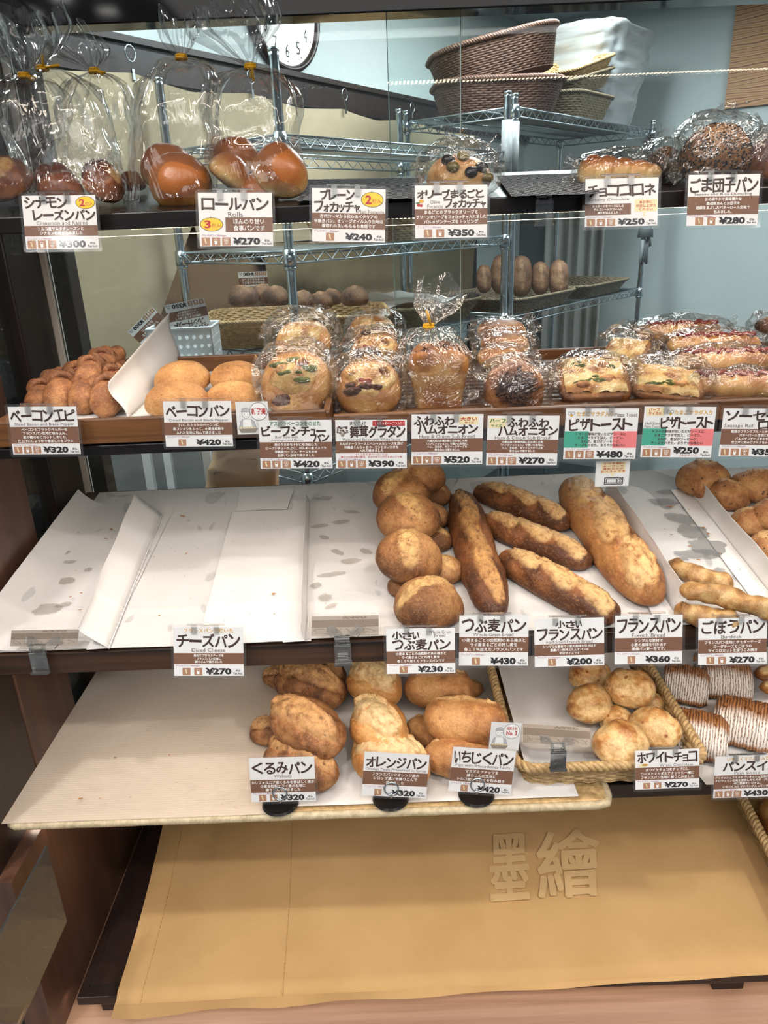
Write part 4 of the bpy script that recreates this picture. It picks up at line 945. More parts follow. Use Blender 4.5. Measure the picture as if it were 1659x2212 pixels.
# cards tipped backwards on their clips: the backs face us
def tipped(label, tl, tr, bl, br, surf, price, edge_px, y_edge):
    # lies back over the papers: near edge low, far edge slightly higher
    A = on_s(*bl, surf, .014); Bv = on_s(*br, surf, .014); Cv = on_s(*tl, surf, .030)
    R = Bv-A; w = R.length; R.normalize(); D = Cv-A; D -= R*D.dot(R); h = D.length; D.normalize(); N = R.cross(D)
    m = Matrix((R, D, N)).transposed().to_4x4(); m.translation = A
    p = Print(w, h)
    # seen from behind: mirrored, upside down print shining through the card
    p.rect(0, -1, 1, 0, 'D', 0); p.rect(0, -1, 1, 0, 'W', -.0006); p.f[-1] = p.f[-1][::-1]
    p.rect(0, -.80, 1, -.42, 'F', .00008)
    p.text('¥'+price, .45, -.83, .82, -.97, 'F', .04)
    p.text(spec_back, .04, -.08, .96, -.36, 'F', 0)
    root = mk('price_card', p.v, p.f, INKM, mi=p.mi, smooth=False, local=True); root.matrix_world = m
    tag(root, label, 'price card', 'tipped over price cards')
    v, f = extrude([(x, -y) for x, y in rounded(w, h, .0035, .0035, .003)][::-1], .0008, .0011)
    mk('sleeve', v, f, M['sleeve'], root, local=True, smooth=False)
    inv = m.inverted()
    c = B()
    # clear hinge clip: butterfly plate on the card, barrel, gripping jaw over the shelf edge
    for sgn in (-1, 1):
        c.add([(w*.5+sgn*.002, .000, .0014), (w*.5+sgn*.014, .012, .0014), (w*.5+sgn*.024, .012, .0014), (w*.5+sgn*.024, .004, .0014), (w*.5+sgn*.016, -.004, .0014)] + [(w*.5+sgn*.002, .000, .0044), (w*.5+sgn*.014, .012, .0044), (w*.5+sgn*.024, .012, .0044), (w*.5+sgn*.024, .004, .0044), (w*.5+sgn*.016, -.004, .0044)],
              [(4,3,2,1,0), (5,6,7,8,9), (0,1,6,5), (1,2,7,6), (2,3,8,7), (3,4,9,8), (4,0,5,9)])
    c.build('clip', M['acrylic'], root, local=True, smooth=False)
    e = on_y(*edge_px, y_edge); g = B()
    g.box((e.x-.011, e.y-.004, e.z-.002), (e.x+.011, e.y+.002, e.z+.002)).box((e.x-.011, e.y-.005, e.z-.026), (e.x+.011, e.y-.002, e.z)).box((e.x-.012, e.y-.010, e.z-.028), (e.x+.012, e.y-.002, e.z-.025))
    for i in range(5): g.box((e.x-.007, e.y-.0058, e.z-.020+i*.0024), (e.x+.007, e.y-.005, e.z-.0192+i*.0024))
    g.cyl((e.x-.010, e.y+.001, e.z+.008), (e.x+.010, e.y+.001, e.z+.008), .0042, 12).box((e.x-.009, e.y-.001, e.z), (e.x-.006, e.y+.003, e.z+.010)).box((e.x+.006, e.y-.001, e.z), (e.x+.009, e.y+.003, e.z+.010))
    g.v = [inv @ p for p in g.v]; g.build('clip_jaw', M['acrylic'], root, local=True, smooth=False)
spec_back = 'つぶ麦パン'
def tip(label, tl, tr, bl, br, surf, price, title, edge_px, y_edge):
    global spec_back
    spec_back = title; tipped(label, tl, tr, bl, br, surf, price, edge_px, y_edge)
tip('price card tipped back on its clip at the left end of the third shelf', (-8, 1362), (135, 1364), (22, 1396), (168, 1394), SH3, '320', 'クロワッサン', (83, 1410), .852)
tip('price card tipped back on its clip in the middle of the third shelf', (664, 1332), (818, 1329), (672, 1374), (818, 1371), SH3, '460', 'ごまパン', (740, 1392), .852)
tip('price card tipped back on its clip above the woven rim of the rectangular basket', (1143, 1564), (1290, 1572), (1130, 1604), (1277, 1614), (.852, .690, .1), '250', 'チーズフランス', (1205, 1622), .842)
tip('price card tipped back edge-on on the top shelf, between olive and chocolate cards', (1100, 403), (1240, 400), (1085, 409), (1240, 407), (.995, 1.476, .02), '280', 'メロンパン', (1175, 436), 1.000)
# ================================================================== BREAD
def bread_mesh(name, L, Wd, H, mat, seed=0, nu=48, nv=36, ex=2.3, eyz=2.0, flat=.5, lump=.06, lf=2.2, fine=.012, slashes=(), bend=0.0, taper=0.0, bake=None, post=None):
    """loaf lying along x, centred; slashes: (s, t, half length, half width, angle, raise, ear)"""
    v = []; f = []; cut = []; bk = []
    zt = 2.0/(1+flat)
    for j in range(nv+1):
        th = PI*j/nv; c, s = math.cos(th), math.sin(th)
        xx = -math.copysign(abs(c)**(2/ex), c); rr = abs(s)**(2/ex)
        for i in range(nu):
            ph = 2*PI*i/nu; cy, cz = math.cos(ph), math.sin(ph)
            yy = math.copysign(abs(cy)**(2/eyz), cy)*rr; zz = math.copysign(abs(cz)**(2/eyz), cz)*rr
            yy *= 1-taper*xx
            top = max(0, zz)
            if zz < 0: zz *= flat
            n1 = nz((xx*L/Wd, yy, zz), lf*.5, seed); n2 = nz((xx*L/Wd, yy, zz), lf*1.6, seed+5); n3 = nz((xx*L/Wd, yy, zz), 9, seed+9)
            d = 1+lump*n1*1.6+lump*.6*n2+fine*n3
            ck = 0.0; up = 0.0
            if cz > .05 and rr > .05:
                for (sx, sy, hl, hw, an, rs, ear) in slashes:
                    dx = (xx-sx)*L/2; dy = (yy-sy)*Wd/2
                    a = dx*math.cos(an)+dy*math.sin(an); b = -dx*math.sin(an)+dy*math.cos(an)
                    wob = 1+.22*nz((a*55, b*30, sx*9), 1, seed+sy*3)+.10*nz((a*160, b*120, sx), 1, seed)
                    q = (abs(a/(hl*L/2))**2.6+abs(b/(hw*Wd/2*wob))**2.6)**(1/2.6)
                    m = sst(1.04, .90, q)
                    if b < 0: m *= .55+.45*sst(-hw*Wd/2, -hw*Wd/6, b)
                    if m > ck: ck = m
                    up += rs*sst(1.0, .1, q)*H
                    eg = math.exp(-((q-1.0)/.085)**2)*(1 if b > 0 else -.55)
                    up += ear*1.5*eg*H
            # pores in torn crumb
            if ck > .3: up += ck*H*.05*(nz((xx*L*90, yy*Wd*90, zz), 1.2, seed+2)+.7*nz((xx*L*40, yy*Wd*120, zz), 1.0, seed+4))
            y = yy*Wd/2*d; x = xx*L/2*(1+lump*.5*n1); z = zz*d*H/2*zt+up
            if bend: y += bend*((xx)**2-.35)*L
            v.append(Vector((x, y, z))); cut.append(max(0, min(1, ck))); 
            b0 = .15+.5*n1+.35*(1-top) + .2*abs(xx)**3
            bk.append(max(0, min(1, bake(xx, yy, zz, n1, n2) if bake else b0)))
    lo = min(p.z for p in v); hi = max(p.z for p in v); mid = (lo+hi)/2
    fl = lo+.10*(hi-lo)
    for p in v:
        if p.z < fl: p.z = fl-(fl-p.z)*.25
        p.z -= mid
    if post: post(v, cut, bk)
    for j in range(nv):
        for i in range(nu): f.append((j*nu+i, j*nu+(i+1) % nu, (j+1)*nu+(i+1) % nu, (j+1)*nu+i))
    return meshdata(name, v, f, mat, attrs={'cut': cut, 'bake': bk})
def size_of(me):
    xs = [q.co.x for q in me.vertices]; ys = [q.co.y for q in me.vertices]; zs = [q.co.z for q in me.vertices]
    return max(xs)-min(xs), max(ys)-min(ys), max(zs)-min(zs)
def put(name, me, label, cat, group, px, py, surf, w, yaw=0, rx=0, ry=0, lift=0, sz=1, sy=1, wdim=0, y=None):
    """centre seen at (px, py), resting on surf (+lift); w: photo width in pixels of dimension wdim"""
    s = size_of(me); k = .001
    scale = 1.0
    for _ in range(3):
        h = s[2]*scale*sz/2*.94
        p = on_y(px, py, y) if y else on_s(px, py, surf, lift+h)
        scale = w*depth(p)/FPX/s[wdim]
    o = obj(name, me); o.location = p; o.scale = (scale, scale*sy, scale*sz); o.rotation_euler = (math.radians(rx), math.radians(ry), math.radians(yaw))
    tag(o, label, cat, group); return o
def lay(name, me, label, cat, group, p0, p1, surf, w, lift=0, sz=1, rx=0):
    """loaf whose end tips are seen at p0 and p1"""
    s = size_of(me); h = .03
    for _ in range(3):
        A = on_s(*p0, surf, lift+h); E = on_s(*p1, surf, lift+h); mid = (A+E)/2
        wy = w*depth(mid)/FPX/s[1]; h = s[2]*wy*sz/2*.94
    d = E-A
    o = obj(name, me); o.location = mid; o.scale = (d.length/s[0], wy, wy*sz)
    yaw = math.atan2(d.y, d.x); pitch = -math.atan2(d.z, math.hypot(d.x, d.y))
    o.rotation_euler = (math.radians(rx), pitch, yaw); tag(o, label, cat, group); return o
# ---- meshes of the kinds
def sl_bun(sd): return [(-.05, .1, .92, .34, .5+sd*.7, .05, .03)]
BUN = [bread_mesh('grain_bun', .10, .098, .066, M['cr_grain'], k, 72, 56, 2.15, 2.1, .55, .07, 2, .01, sl_bun(k)) for k in range(3)]
FR3 = [(-.60, -.02, .36, .50, -.36, .07, .05), (-.02, 0, .40, .54, -.36, .08, .06), (.56, .02, .36, .52, -.36, .07, .05)]
FRS = [bread_mesh('small_french_loaf', .20, .068, .050, M['cr_baguette'], 20+k, 64, 110, 3.0, 2.2, .55, .05, 2, .01, [(a+.03*k, b, c, d, e, f_, g) for a, b, c, d, e, f_, g in FR3], .02*(k-1), bake=lambda x, y, z, a, b: .30+.6*a+.5*max(0, -y)+.25*abs(x)**2) for k in range(3)]
FRL = bread_mesh('french_loaf', .25, .080, .058, M['cr_baguette'], 31, 72, 120, 3.0, 2.2, .55, .05, 2, .01, [(-.58, .0, .36, .58, -.33, .08, .05), (.04, 0, .38, .60, -.33, .09, .08), (.66, .02, .30, .58, -.33, .08, .08)], .015, bake=lambda x, y, z, a, b: .18+.5*a+.3*max(0, y)+.2*abs(x)**2)
FRG = bread_mesh('grain_baguette', .25, .074, .052, M['cr_baguette_dark'], 37, 64, 120, 3.0, 2.2, .55, .06, 2, .012, [(-.55, -.05, .42, .36, .22, .05, .05), (.02, .0, .44, .40, .22, .06, .06), (.60, .05, .36, .38, .22, .05, .05)], .02, bake=lambda x, y, z, a, b: .38+.5*a+.35*abs(x)**3)
WAL = [bread_mesh('walnut_loaf', .125, .076, .058, M['cr_walnut'], 40+k, 76, 72, 2.1, 2.1, .55, .09, 2.2, .02, [(0, .02-.1*k, .90, .46, .10, .05, .09)], bake=lambda x, y, z, a, b: .3+.6*a+.4*b) for k in range(2)]
ORA = [bread_mesh('orange_loaf', .118, .080, .062, M['cr_orange'], 50+k, 76, 72, 2.0, 2.0, .55, .08, 2.2, .012, [(0, .02, .88, .60, .14, .07, .12)], bake=lambda x, y, z, a, b: .10+.5*a+.2*b) for k in range(2)]
FIG = [bread_mesh('fig_loaf', .125, .076, .060, M['cr_fig'], 60+k, 64, 60, 2.35, 2.2, .6, .06, 2, .016, [(0, .40, .74, .10, .05, .03, .06)], bake=lambda x, y, z, a, b: .22+.55*a+.3*b) for k in range(2)]
POT = [bread_mesh('bacon_bread', .10, .088, .056, M['cr_potato'], 70+k, 48, 40, 2.2, 2.1, .55, .05, 1.8, .012, [], bake=lambda x, y, z, a, b: .25+.6*a) for k in range(2)]
CHO = [bread_mesh('white_chocolate_bread', .09, .082, .062, M['cr_choc'], 80+k, 52, 44, 2.1, 2.1, .6, .13, 2.6, .03, [], bake=lambda x, y, z, a, b: .02+.75*a+.6*b+.25*max(0, z-.5)) for k in range(3)]
PEP = [bread_mesh('pepper_bun', .092, .090, .064, M['cr_pepper'], 90+k, 48, 40, 2.1, 2.1, .55, .11, 2.4, .02, [(.1, .1, .5, .35, .8+k, .03, .05)], bake=lambda x, y, z, a, b: .2+.6*a+.3*b) for k in range(3)]
ROLL = [bread_mesh('soft_roll', .095, .085, .070, M['cr_golden'], 100+k, 48, 40, 2.1, 2.1, .45, .05, 1.6, .004, [], bake=lambda x, y, z, a, b: .15+.85*sst(-.1, .8, z)+.2*a) for k in range(2)]
RAIS = [bread_mesh('raisin_roll', .095, .085, .070, M['cr_rollbrown'], 104+k, 48, 40, 2.1, 2.1, .5, .09, 2, .008, [(.2, -.3, .5, .4, .6, .01, .02)] if k else [], bake=lambda x, y, z, a, b: .25+.6*sst(-.2, .8, z)+.3*a) for k in range(2)]
KIT = [bread_mesh('kitchen_bun', .095, .09, .066, M['cr_kitchen'], 110+k, 36, 28, 2.1, 2.1, .55, .08, 2, .014, [(0, 0, .6, .2, .7, .02, .03)]) for k in range(2)]
KITL = bread_mesh('kitchen_loaf', .15, .085, .07, M['cr_kitchen'], 115, 36, 40, 2.5, 2.1, .6, .07, 2, .014, [(0, 0, .8, .22, .05, .03, .03)])
# ---- third shelf: grain buns in a heap
G = 'small grain buns heaped on the third shelf'
for i, (lab, px, py, w, lift, yaw, rx, ry, b) in enumerate([
    ('grain bun at the back top of the heap, half hidden behind the price cards', 903, 1022, 118, .050, 20, 0, 0, 0),
    ('grain bun wedged behind the top of the heap, right side showing', 930, 1062, 92, .006, 70, 0, 0, 1),
    ('wide scored grain bun, second from the back of the heap', 868, 1058, 126, .036, -20, 12, 4, 1),
    ('golden grain bun in the middle of the heap', 882, 1112, 138, .034, 10, 14, 0, 2),
    ('grain bun peeking out right of the middle of the heap', 932, 1112, 80, .0, 40, 0, 0, 0),
    ('grain bun hidden under the round front bun, only a rim showing', 940, 1162, 76, .0, 90, 0, 0, 1),
    ('round grain bun on top in front, with a diagonal score', 887, 1196, 146, .026, 60, 16, -6, 0),
    ('grain bun under the heap on the right, beside the dark baguette', 955, 1228, 92, .0, 15, 0, 0, 2),
    ('grain bun mostly hidden at the lower left of the heap', 872, 1262, 70, .0, 50, 0, 0, 1),
    ('flat wide grain bun lying lowest, nearest the price card', 925, 1296, 154, .0, 95, 0, 0, 2)]):
    put('grain_bun', BUN[b], lab, 'bread', G, px, py, SH3, w, yaw, rx, ry, lift)
lay('grain_baguette', FRG, 'dark whole grain baguette standing lengthwise beside the grain buns', 'bread', None, (995, 1060), (1068, 1318), SH3, 96)
G = 'half-size french loaves on the third shelf'
lay('small_french_loaf', FRS[0], 'half-size french loaf lying furthest back', 'bread', G, (1030, 1050), (1234, 1128), SH3, 76)
lay('small_french_loaf', FRS[1], 'half-size french loaf in the middle of its row of three', 'bread', G, (1040, 1115), (1276, 1212), SH3, 80)
lay('small_french_loaf', FRS[2], 'darkest half-size french loaf, nearest its price card', 'bread', G, (1082, 1192), (1330, 1328), SH3, 92)
lay('french_loaf', FRL, 'long pale french loaf with two wide scores, beside the tall divider', 'bread', None, (1232, 1032), (1412, 1285), SH3, 116)
# burdock twists
def twist(seed):
    b = B(); n = 90
    def fn(u, v):
        x = (u-.5)*.22; th = 2*PI*v; e = min(1, (.5-abs(u-.5))*9)**.5
        r = .0205*e*(1+.10*math.sin(2*th+u*13)+.20*nz((x*40, math.cos(th), math.sin(th)), 1, seed))
        return (x, r*math.cos(th)*1.15+.005*math.sin(u*9+seed), r*math.sin(th))
    b.grid(fn, n, 28)
    return meshdata('burdock_stick', b.v, b.f, M['cr_burdock'], attrs={'cut': [0.0]*len(b.v), 'bake': [max(0, min(1, .25+.8*nz(p, 40, seed))) for p in b.v]})
TW = [twist(1), twist(4)]
G = 'burdock bread sticks on the third shelf'
lay('burdock_stick', TW[0], 'pale burdock stick at the back, short end showing above the others', 'bread', G, (1440, 1218), (1585, 1268), SH3, 56, .0)
lay('burdock_stick', TW[1], 'long twisted burdock stick lying across on top', 'bread', G, (1468, 1268), (1690, 1320), SH3, 66, .022)
lay('burdock_stick', TW[0], 'browner burdock stick lying lowest behind its price card', 'bread', G, (1455, 1318), (1600, 1346), SH3, 62, .0)
G = 'speckled pepper buns at the right of the third shelf'
for lab, px, py, w, lift, yaw, b in [
    ('speckled bun furthest back left, partly behind the paper divider', 1522, 1030, 112, .002, 0, 0),
    ('small speckled bun between two larger ones at the back', 1574, 1066, 90, .0, 60, 1),
    ('large speckled bun with swirled top at the back right', 1634, 1045, 98, .012, 20, 2),
    ('speckled bun in the middle of the right heap', 1622, 1122, 84, .0, 100, 1),
    ('speckled bun cut by the right photo edge, above the lowest one', 1668, 1108, 92, .014, 30, 0),
    ('lowest speckled bun of the right heap, cut by the photo edge', 1660, 1178, 84, .0, 150, 2)]:
    put('pepper_bun', PEP[b], lab, 'bread', G, px, py, SH3, w, yaw, 0, 0, lift)
# ---- flat tray: walnut, orange and fig loaves
G = 'walnut loaves on the flat tray'
for lab, px, py, w, lift, yaw, rx, ry, b in [
    ('walnut loaf at the back right, mostly behind another walnut loaf', 705, 1446, 110, .02, -50, 0, 0, 1),
    ('broad pale walnut loaf at the back under the shelf edge', 668, 1472, 182, .012, -38, 12, 0, 0),
    ('walnut loaf peeking out at the far left, lowest layer', 608, 1462, 90, .0, -20, 0, 0, 1),
    ('dark walnut loaf with an open split on top of the heap', 660, 1562, 205, .038, -42, 16, 4, 1),
    ('small walnut loaf tip sticking out left of the heap', 596, 1578, 120, .0, -15, 0, 0, 0),
    ('walnut loaf in front behind its own price card', 650, 1640, 190, .0, -38, 0, 0, 0)]:
    put('walnut_loaf', WAL[b], lab, 'bread', G, px, py, TRAY, w, yaw, rx, ry, lift)
G = 'orange peel loaves on the flat tray'
for lab, px, py, w, lift, yaw, rx, ry, b in [
    ('orange peel loaf at the back, cut off by the shelf edge', 806, 1470, 152, .026, -52, 12, 0, 0),
    ('orange peel loaf with a pale open split, on top of the heap', 815, 1560, 172, .034, -58, 14, 0, 1),
    ('orange peel loaf lying lowest behind its price card', 842, 1636, 190, .0, -34, 0, 0, 0)]:
    put('orange_loaf', ORA[b], lab, 'bread', G, px, py, TRAY, w, yaw, rx, ry, lift)
G = 'fig loaves on the flat tray'
for lab, px, py, w, lift, yaw, rx, ry, b in [
    ('fig loaf tip showing at the back right beside the basket rim', 1012, 1490, 70, .0, 30, 0, 0, 1),
    ('broad fig loaf at the back, below the small grain card', 948, 1484, 152, .020, -6, 10, 0, 0),
    ('fig loaf in the shade under the long pointed one', 930, 1578, 118, .0, -35, 0, 0, 1),
    ('long fig loaf with a thin score on top of the heap', 1004, 1552, 182, .034, -14, 14, 0, 0),
    ('fig loaf lying lowest behind its price card', 992, 1632, 160, .0, -10, 0, 0, 1)]:
    put('fig_loaf', FIG[b], lab, 'bread', G, px, py, TRAY, w, yaw, rx, ry, lift)
# ---- second shelf, wooden tray: bacon epi and bacon breads
def epi(seed, n=5):
    dough = B(); bac = B(); bk = []; rnd = random.Random(seed)
    for k in range(n):
        x = k*.038; side = 0 if k == 0 else (1 if k % 2 else -1)
        L, R = (.068, .0225) if k == 0 else (.050, .0185)
        yaw = side*.55; c = Vector((x, side*.010, .018+.004*(k % 2)+(.006 if k else 0))); M3 = Matrix.Translation(c) @ Matrix.Rotation(yaw, 4, 'Z') @ Matrix.Rotation(-.30 if k else -.45, 4, 'Y')
        def fn(u, v, k=k, L=L, R=R, M3=M3):
            t = u*2-1; th = 2*PI*v; e = max(0, 1-abs(t)**2.4)**.5
            hole = 1.0
            px = t*L/2; r = R*e*(1+.08*nz((t*2, math.cos(th), math.sin(th)), 1.5, seed+k))
            if k and t < -.25 and math.sin(th) > .2: px += .006*math.sin(th); r *= .78
            return M3 @ Vector((px, r*math.cos(th), r*math.sin(th)*.92))
        dough.grid(fn, 26, 24)
        if k:      # the torn ring and the bacon curled inside it
            ring = [M3 @ Vector((-L*.36+.006*math.sin(a), R*.80*math.cos(a), R*.42+R*.78*math.sin(a))) for a in [2*PI*i/20 for i in range(20)]]
            dough.tube(ring, .0058, 8, closed=True)
            bac.tube([M3 @ Vector((-L*.40, R*.48*math.cos(a), R*.40+R*.40*math.sin(a))) for a in [PI*.1+PI*1.2*i/9 for i in range(10)]], .0030, 6)
            bac.cyl(M3 @ Vector((-L*.34, 0, R*.42)), M3 @ Vector((-L*.30, 0, R*.42)), R*.60, 14)
    return dough, bac
EP = []
for k in range(2):
    d, b = epi(k*3+1); EP.append((meshdata('bacon_epi', d.v, d.f, M['cr_epi'], attrs={'cut': [0.0]*len(d.v), 'bake': [max(0, min(1, .30+7*(p.z-.022)+.4*nz(p, 60, k))) for p in d.v]}), meshdata('bacon_slices', b.v, b.f, M['bacon'])))
for i, (lab, px, py, yaw, lift, sc) in enumerate([
    ('bacon epi furthest left, low at the tray edge', 84, 858, 94, .0, .86),
    ('bacon epi second from the left with a broad smooth front ear', 128, 852, 91, .004, .98),
    ('bacon epi in the middle, front ear pointing at the viewer', 182, 852, 92, .004, .96),
    ('bacon epi beside the large paper divider', 228, 858, 101, .004, .96),
    ('bacon epi lying on top at the back', 190, 802, 92, .030, .80)]):
    p = on_s(px, py, SH2, .022+lift)
    o = obj('bacon_epi', EP[i % 2][0]); o.location = (p.x, p.y, p.z-.020); o.rotation_euler = (0, math.radians(-3), math.radians(yaw)); o.scale = (sc*.88, sc, sc)
    c = obj('bacon_slices', EP[i % 2][1], o); tag(o, lab, 'bread', 'bacon epi breads in the wooden tray')
G = 'round bacon breads in the wooden tray'
for lab, px, py, w, lift, yaw, rx, b in [
    ('round bacon bread at the back left beside the large divider', 393, 815, 122, .008, -15, 10, 0),
    ('wide bacon bread in front left, behind its price card', 382, 862, 138, .0, 10, 0, 1),
    ('round bacon bread at the back right', 510, 812, 112, .008, 30, 10, 1),
    ('bacon bread in front right, next to the first wrapped bread', 504, 856, 120, .0, -10, 0, 0)]:
    put('bacon_bread', POT[b], lab, 'bread', G, px, py, SH2, w, yaw, rx, 0, lift, .95)
# ---- right: rectangular basket with white chocolate breads
def basket(name, label, x0, x1, y0, y1, z, h, flare, mat, skew=(0, 0), group=None, rows=7, rimR=.006, rad=.03):
    r = empty(name, ((x0+x1)/2, (y0+y1)/2, z)); tag(r, label, 'basket', group)
    def rect(t, e, zz, rad=rad):
        # rounded rectangle, expanded by e
        a0, a1, b0, b1 = x0-e, x1+e, y0-e, y1+e; w, d = a1-a0, b1-b0; P = 2*(w+d); s = (t % 1)*P
        if s < w: x, y = a0+s, b0
        elif s < w+d: x, y = a1, b0+s-w
        elif s < 2*w+d: x, y = a1-(s-w-d), b1
        else: x, y = a0, b1-(s-2*w-d)
        cx, cy = min(max(x, a0+rad), a1-rad), min(max(y, b0+rad), b1-rad)
        dx, dy = x-cx, y-cy; q = math.hypot(dx, dy)
        if q > rad: x, y = cx+dx*rad/q, cy+dy*rad/q
        return Vector((x+skew[0]*(y-y0), y+skew[1]*(x-x0), zz))
    P = 2*((x1-x0)+(y1-y0)); ns = int(P/.015); rows = int(rows*1.6); nu = ns*4; nv = rows*4
    def fn(u, v):
        p = rect(u, flare*v, z+h*v); q = rect(u, flare*v+.003, z+h*v); n = (q-p)
        row = int(v*rows*.999); ph = math.sin(PI*ns*u+PI*row)*(.8 if v < .98 else 0)
        return p+n*(ph*.7)+n*(.5*math.cos(2*PI*rows*v))
    B().grid(fn, nu, nv, wrap=True).build('woven_side', mat, r)
    m = r.children[-1].modifiers.new('thick', 'SOLIDIFY'); m.thickness = .0025
    B().add([rect(i/60, 0, z+.001) for i in range(60)], [tuple(range(60))]).build('base', mat, r, smooth=False)
    rim = B(); rim.rope([rect(i/120, flare+.002, z+h) for i in range(120)], rimR, 3, .028, 6, closed=True); rim.build('braided_rim', mat, r)
    return r
# the rectangular basket on the right
p_fl = on_y(1120, 1640, .86); p_fr = on_y(1525, 1620, .87)
bz = .667
basket('rectangular_basket', 'rectangular natural wicker basket holding the white chocolate breads', p_fl.x+.012, p_fr.x-.012, .875, 1.22, bz, .040, .012, M['wicker_tan'], group=None, rows=6, rimR=.0075)
def sheet_fn_basket(u, v):
    x = p_fl.x+.016+(p_fr.x-.028-p_fl.x-.010)*u; y = .882+.33*v
    return (x, y, bz+.004+.02*(max(0, .12-u)/.12)**2+.015*(max(0, u-.9)/.1)**2+.0015*nz((x, y, 0), 20, 2))
o = B().grid(sheet_fn_basket, 30, 24).build('paper_liner', M['paper']); tag(o, 'white paper lining the rectangular wicker basket', 'paper', 'greaseproof papers on the shelves')
BK = (.875, bz+.006, 0)
G = 'white chocolate breads in the rectangular basket'
for lab, px, py, w, lift, yaw, b in [
    ('white chocolate bread at the back left, pale and half hidden', 1275, 1456, 92, .006, 10, 1),
    ('white chocolate bread lying lowest between the others', 1335, 1556, 84, .0, 70, 0),
    ('round browned white chocolate bread at the left of the basket', 1276, 1516, 106, .012, 40, 0),
    ('tall golden white chocolate bread on top at the back', 1362, 1484, 106, .032, -20, 1),
    ('white chocolate bread hidden behind the tall one at the basket rim', 1404, 1520, 70, .0, 30, 2),
    ('swirled white chocolate bread in front with dark chips', 1342, 1602, 122, .016, 15, 2),
    ('white chocolate bread leaning on the right rim of the basket', 1416, 1570, 112, .012, -40, 0)]:
    put('white_chocolate_bread', CHO[b], lab, 'bread', G, px, py, BK, w, yaw, 0, 0, lift)
# ---- pain suisse: striped square pastries with sugar
def suisse_mesh(seed):
    b = B()
    def fn(u, v):
        x = (u-.5)*.085; th = PI*1.12*(v-.5)
        e = (1-abs(2*u-1)**8*.25)
        y = .046*math.sin(th)*e; z = .044*math.cos(th)**.8*e if math.cos(th) > 0 else -.004
        rip = .0012*math.sin(x*430+1.5*math.sin(y*50+seed)+nz((x, y, 0), 60, seed)*2)
        return Vector((x, y, z+rip+.003*nz((x, y, z), 30, seed)))
    b.grid(fn, 60, 34)
    cap = len(b.v)
    cut = [sst(.006, -.014, p.y+.010*nz(p, 30, seed+3)+.012)*(.9 if p.z > .004 else 0) for p in b.v]
    v = list(b.v); f = list(b.f)
    # close both ends
    for side in (0, 60):
        idx = [j*61+side for j in range(35)]; c = sum((v[i] for i in idx), Vector())/35; v.append(c); cut.append(0.0); n = len(v)-1
        for a, d in zip(idx, idx[1:]): f.append((n, a, d) if side else (n, d, a))
    return meshdata('pain_suisse', v, f, M['cr_suisse'], attrs={'cut': cut})
SUI = [suisse_mesh(1), suisse_mesh(6)]
nutb = B(); rnd = random.Random(3)
for k in range(9):
    th = rnd.uniform(-.3, .35); x = rnd.uniform(-.028, .028); c = Vector((x, .046*math.sin(th), .0445*math.cos(th)))
    nutb.box((-.003, -.002, -.001), (.003, .002, .0022), Matrix.Translation(c) @ Euler((rnd.uniform(-.5, .5), rnd.uniform(-.5, .5), rnd.uniform(0, 3))).to_matrix().to_4x4())
NUTM = meshdata('chopped_nuts', nutb.v, nutb.f, M['nut'], smooth=False)
SUT = (.88, .665, .05)
o = B().add([(on_y(1535, 1620, .875).x, .872, .656), (1.0, .872, .656), (1.0, 1.24, .674), (on_y(1535, 1620, .875).x-.075, 1.24, .674)], [(0, 1, 2, 3)]).build('paper_liner', M['paper'])
tag(o, 'white paper under the sugared striped pastries', 'paper', 'greaseproof papers on the shelves')
for i, (lab, px, py, w, yaw) in enumerate([
    ('sugared striped pastry at the back left, beside the braided rim', 1482, 1468, 100, -24),
    ('sugared striped pastry at the back right', 1570, 1456, 104, -16),
    ('sugared striped pastry in front, next to the basket corner', 1512, 1574, 120, -24),
    ('sugared striped pastry with walnuts, front right', 1606, 1548, 124, -28),
    ('sugared striped pastry mostly behind the burdock card', 1545, 1430, 80, -10)]):
    s = .085; p = on_s(px, py, SUT, .022); sc = w*depth(p)/FPX/.092
    o = obj('pain_suisse', SUI[i % 2]); p = on_s(px, py, SUT, .022*sc); o.location = (p.x, p.y, p.z-.022*sc+.001); o.scale = (sc, sc*1.08, sc); o.rotation_euler = (0, 0, math.radians(yaw))
    obj('chopped_nuts', NUTM, o); tag(o, lab, 'pastry', 'sugared striped pastries on the right')
G = 'flat sugar crusted breads at the right photo edge'
FLAT = bread_mesh('sugar_crusted_bread', .10, .07, .03, M['cr_soft'], 130, 36, 28, 2.5, 2.2, .6, .1, 3, .03, [(0, 0, .8, .5, .1, .03, .05)])
for lab, px, py, w in [('upper sugar crusted flat bread cut by the right photo edge', 1664, 1452, 74), ('lower sugar crusted flat bread cut by the right photo edge', 1672, 1482, 66)]:
    put('sugar_crusted_bread', FLAT, lab, 'bread', G, px, py, (.88, .69, 0), w, 20)
# small box edge behind: white tray wall at the far right
# basket with bread in the lower right corner
p1 = on_y(1604, 1735, .99); p2 = on_z(1668, 1890, .39)
lo = basket('wicker_basket', 'natural wicker basket at the lower right corner, standing on the khaki cloth', p2.x+.012, 1.0, .80, 1.18, .345, .055, .012, M['wicker_tan'], skew=(.09, 0), rows=6, rimR=.0085)
BIG = bread_mesh('country_loaf', .22, .11, .075, M['cr_soft'], 140, 36, 32, 2.4, 2.1, .6, .06, 2, .01)
o = put('country_loaf', BIG, 'large soft loaf inside the lower right wicker basket', 'bread', None, 1700, 1790, (.8, .352, 0), 190, 80)
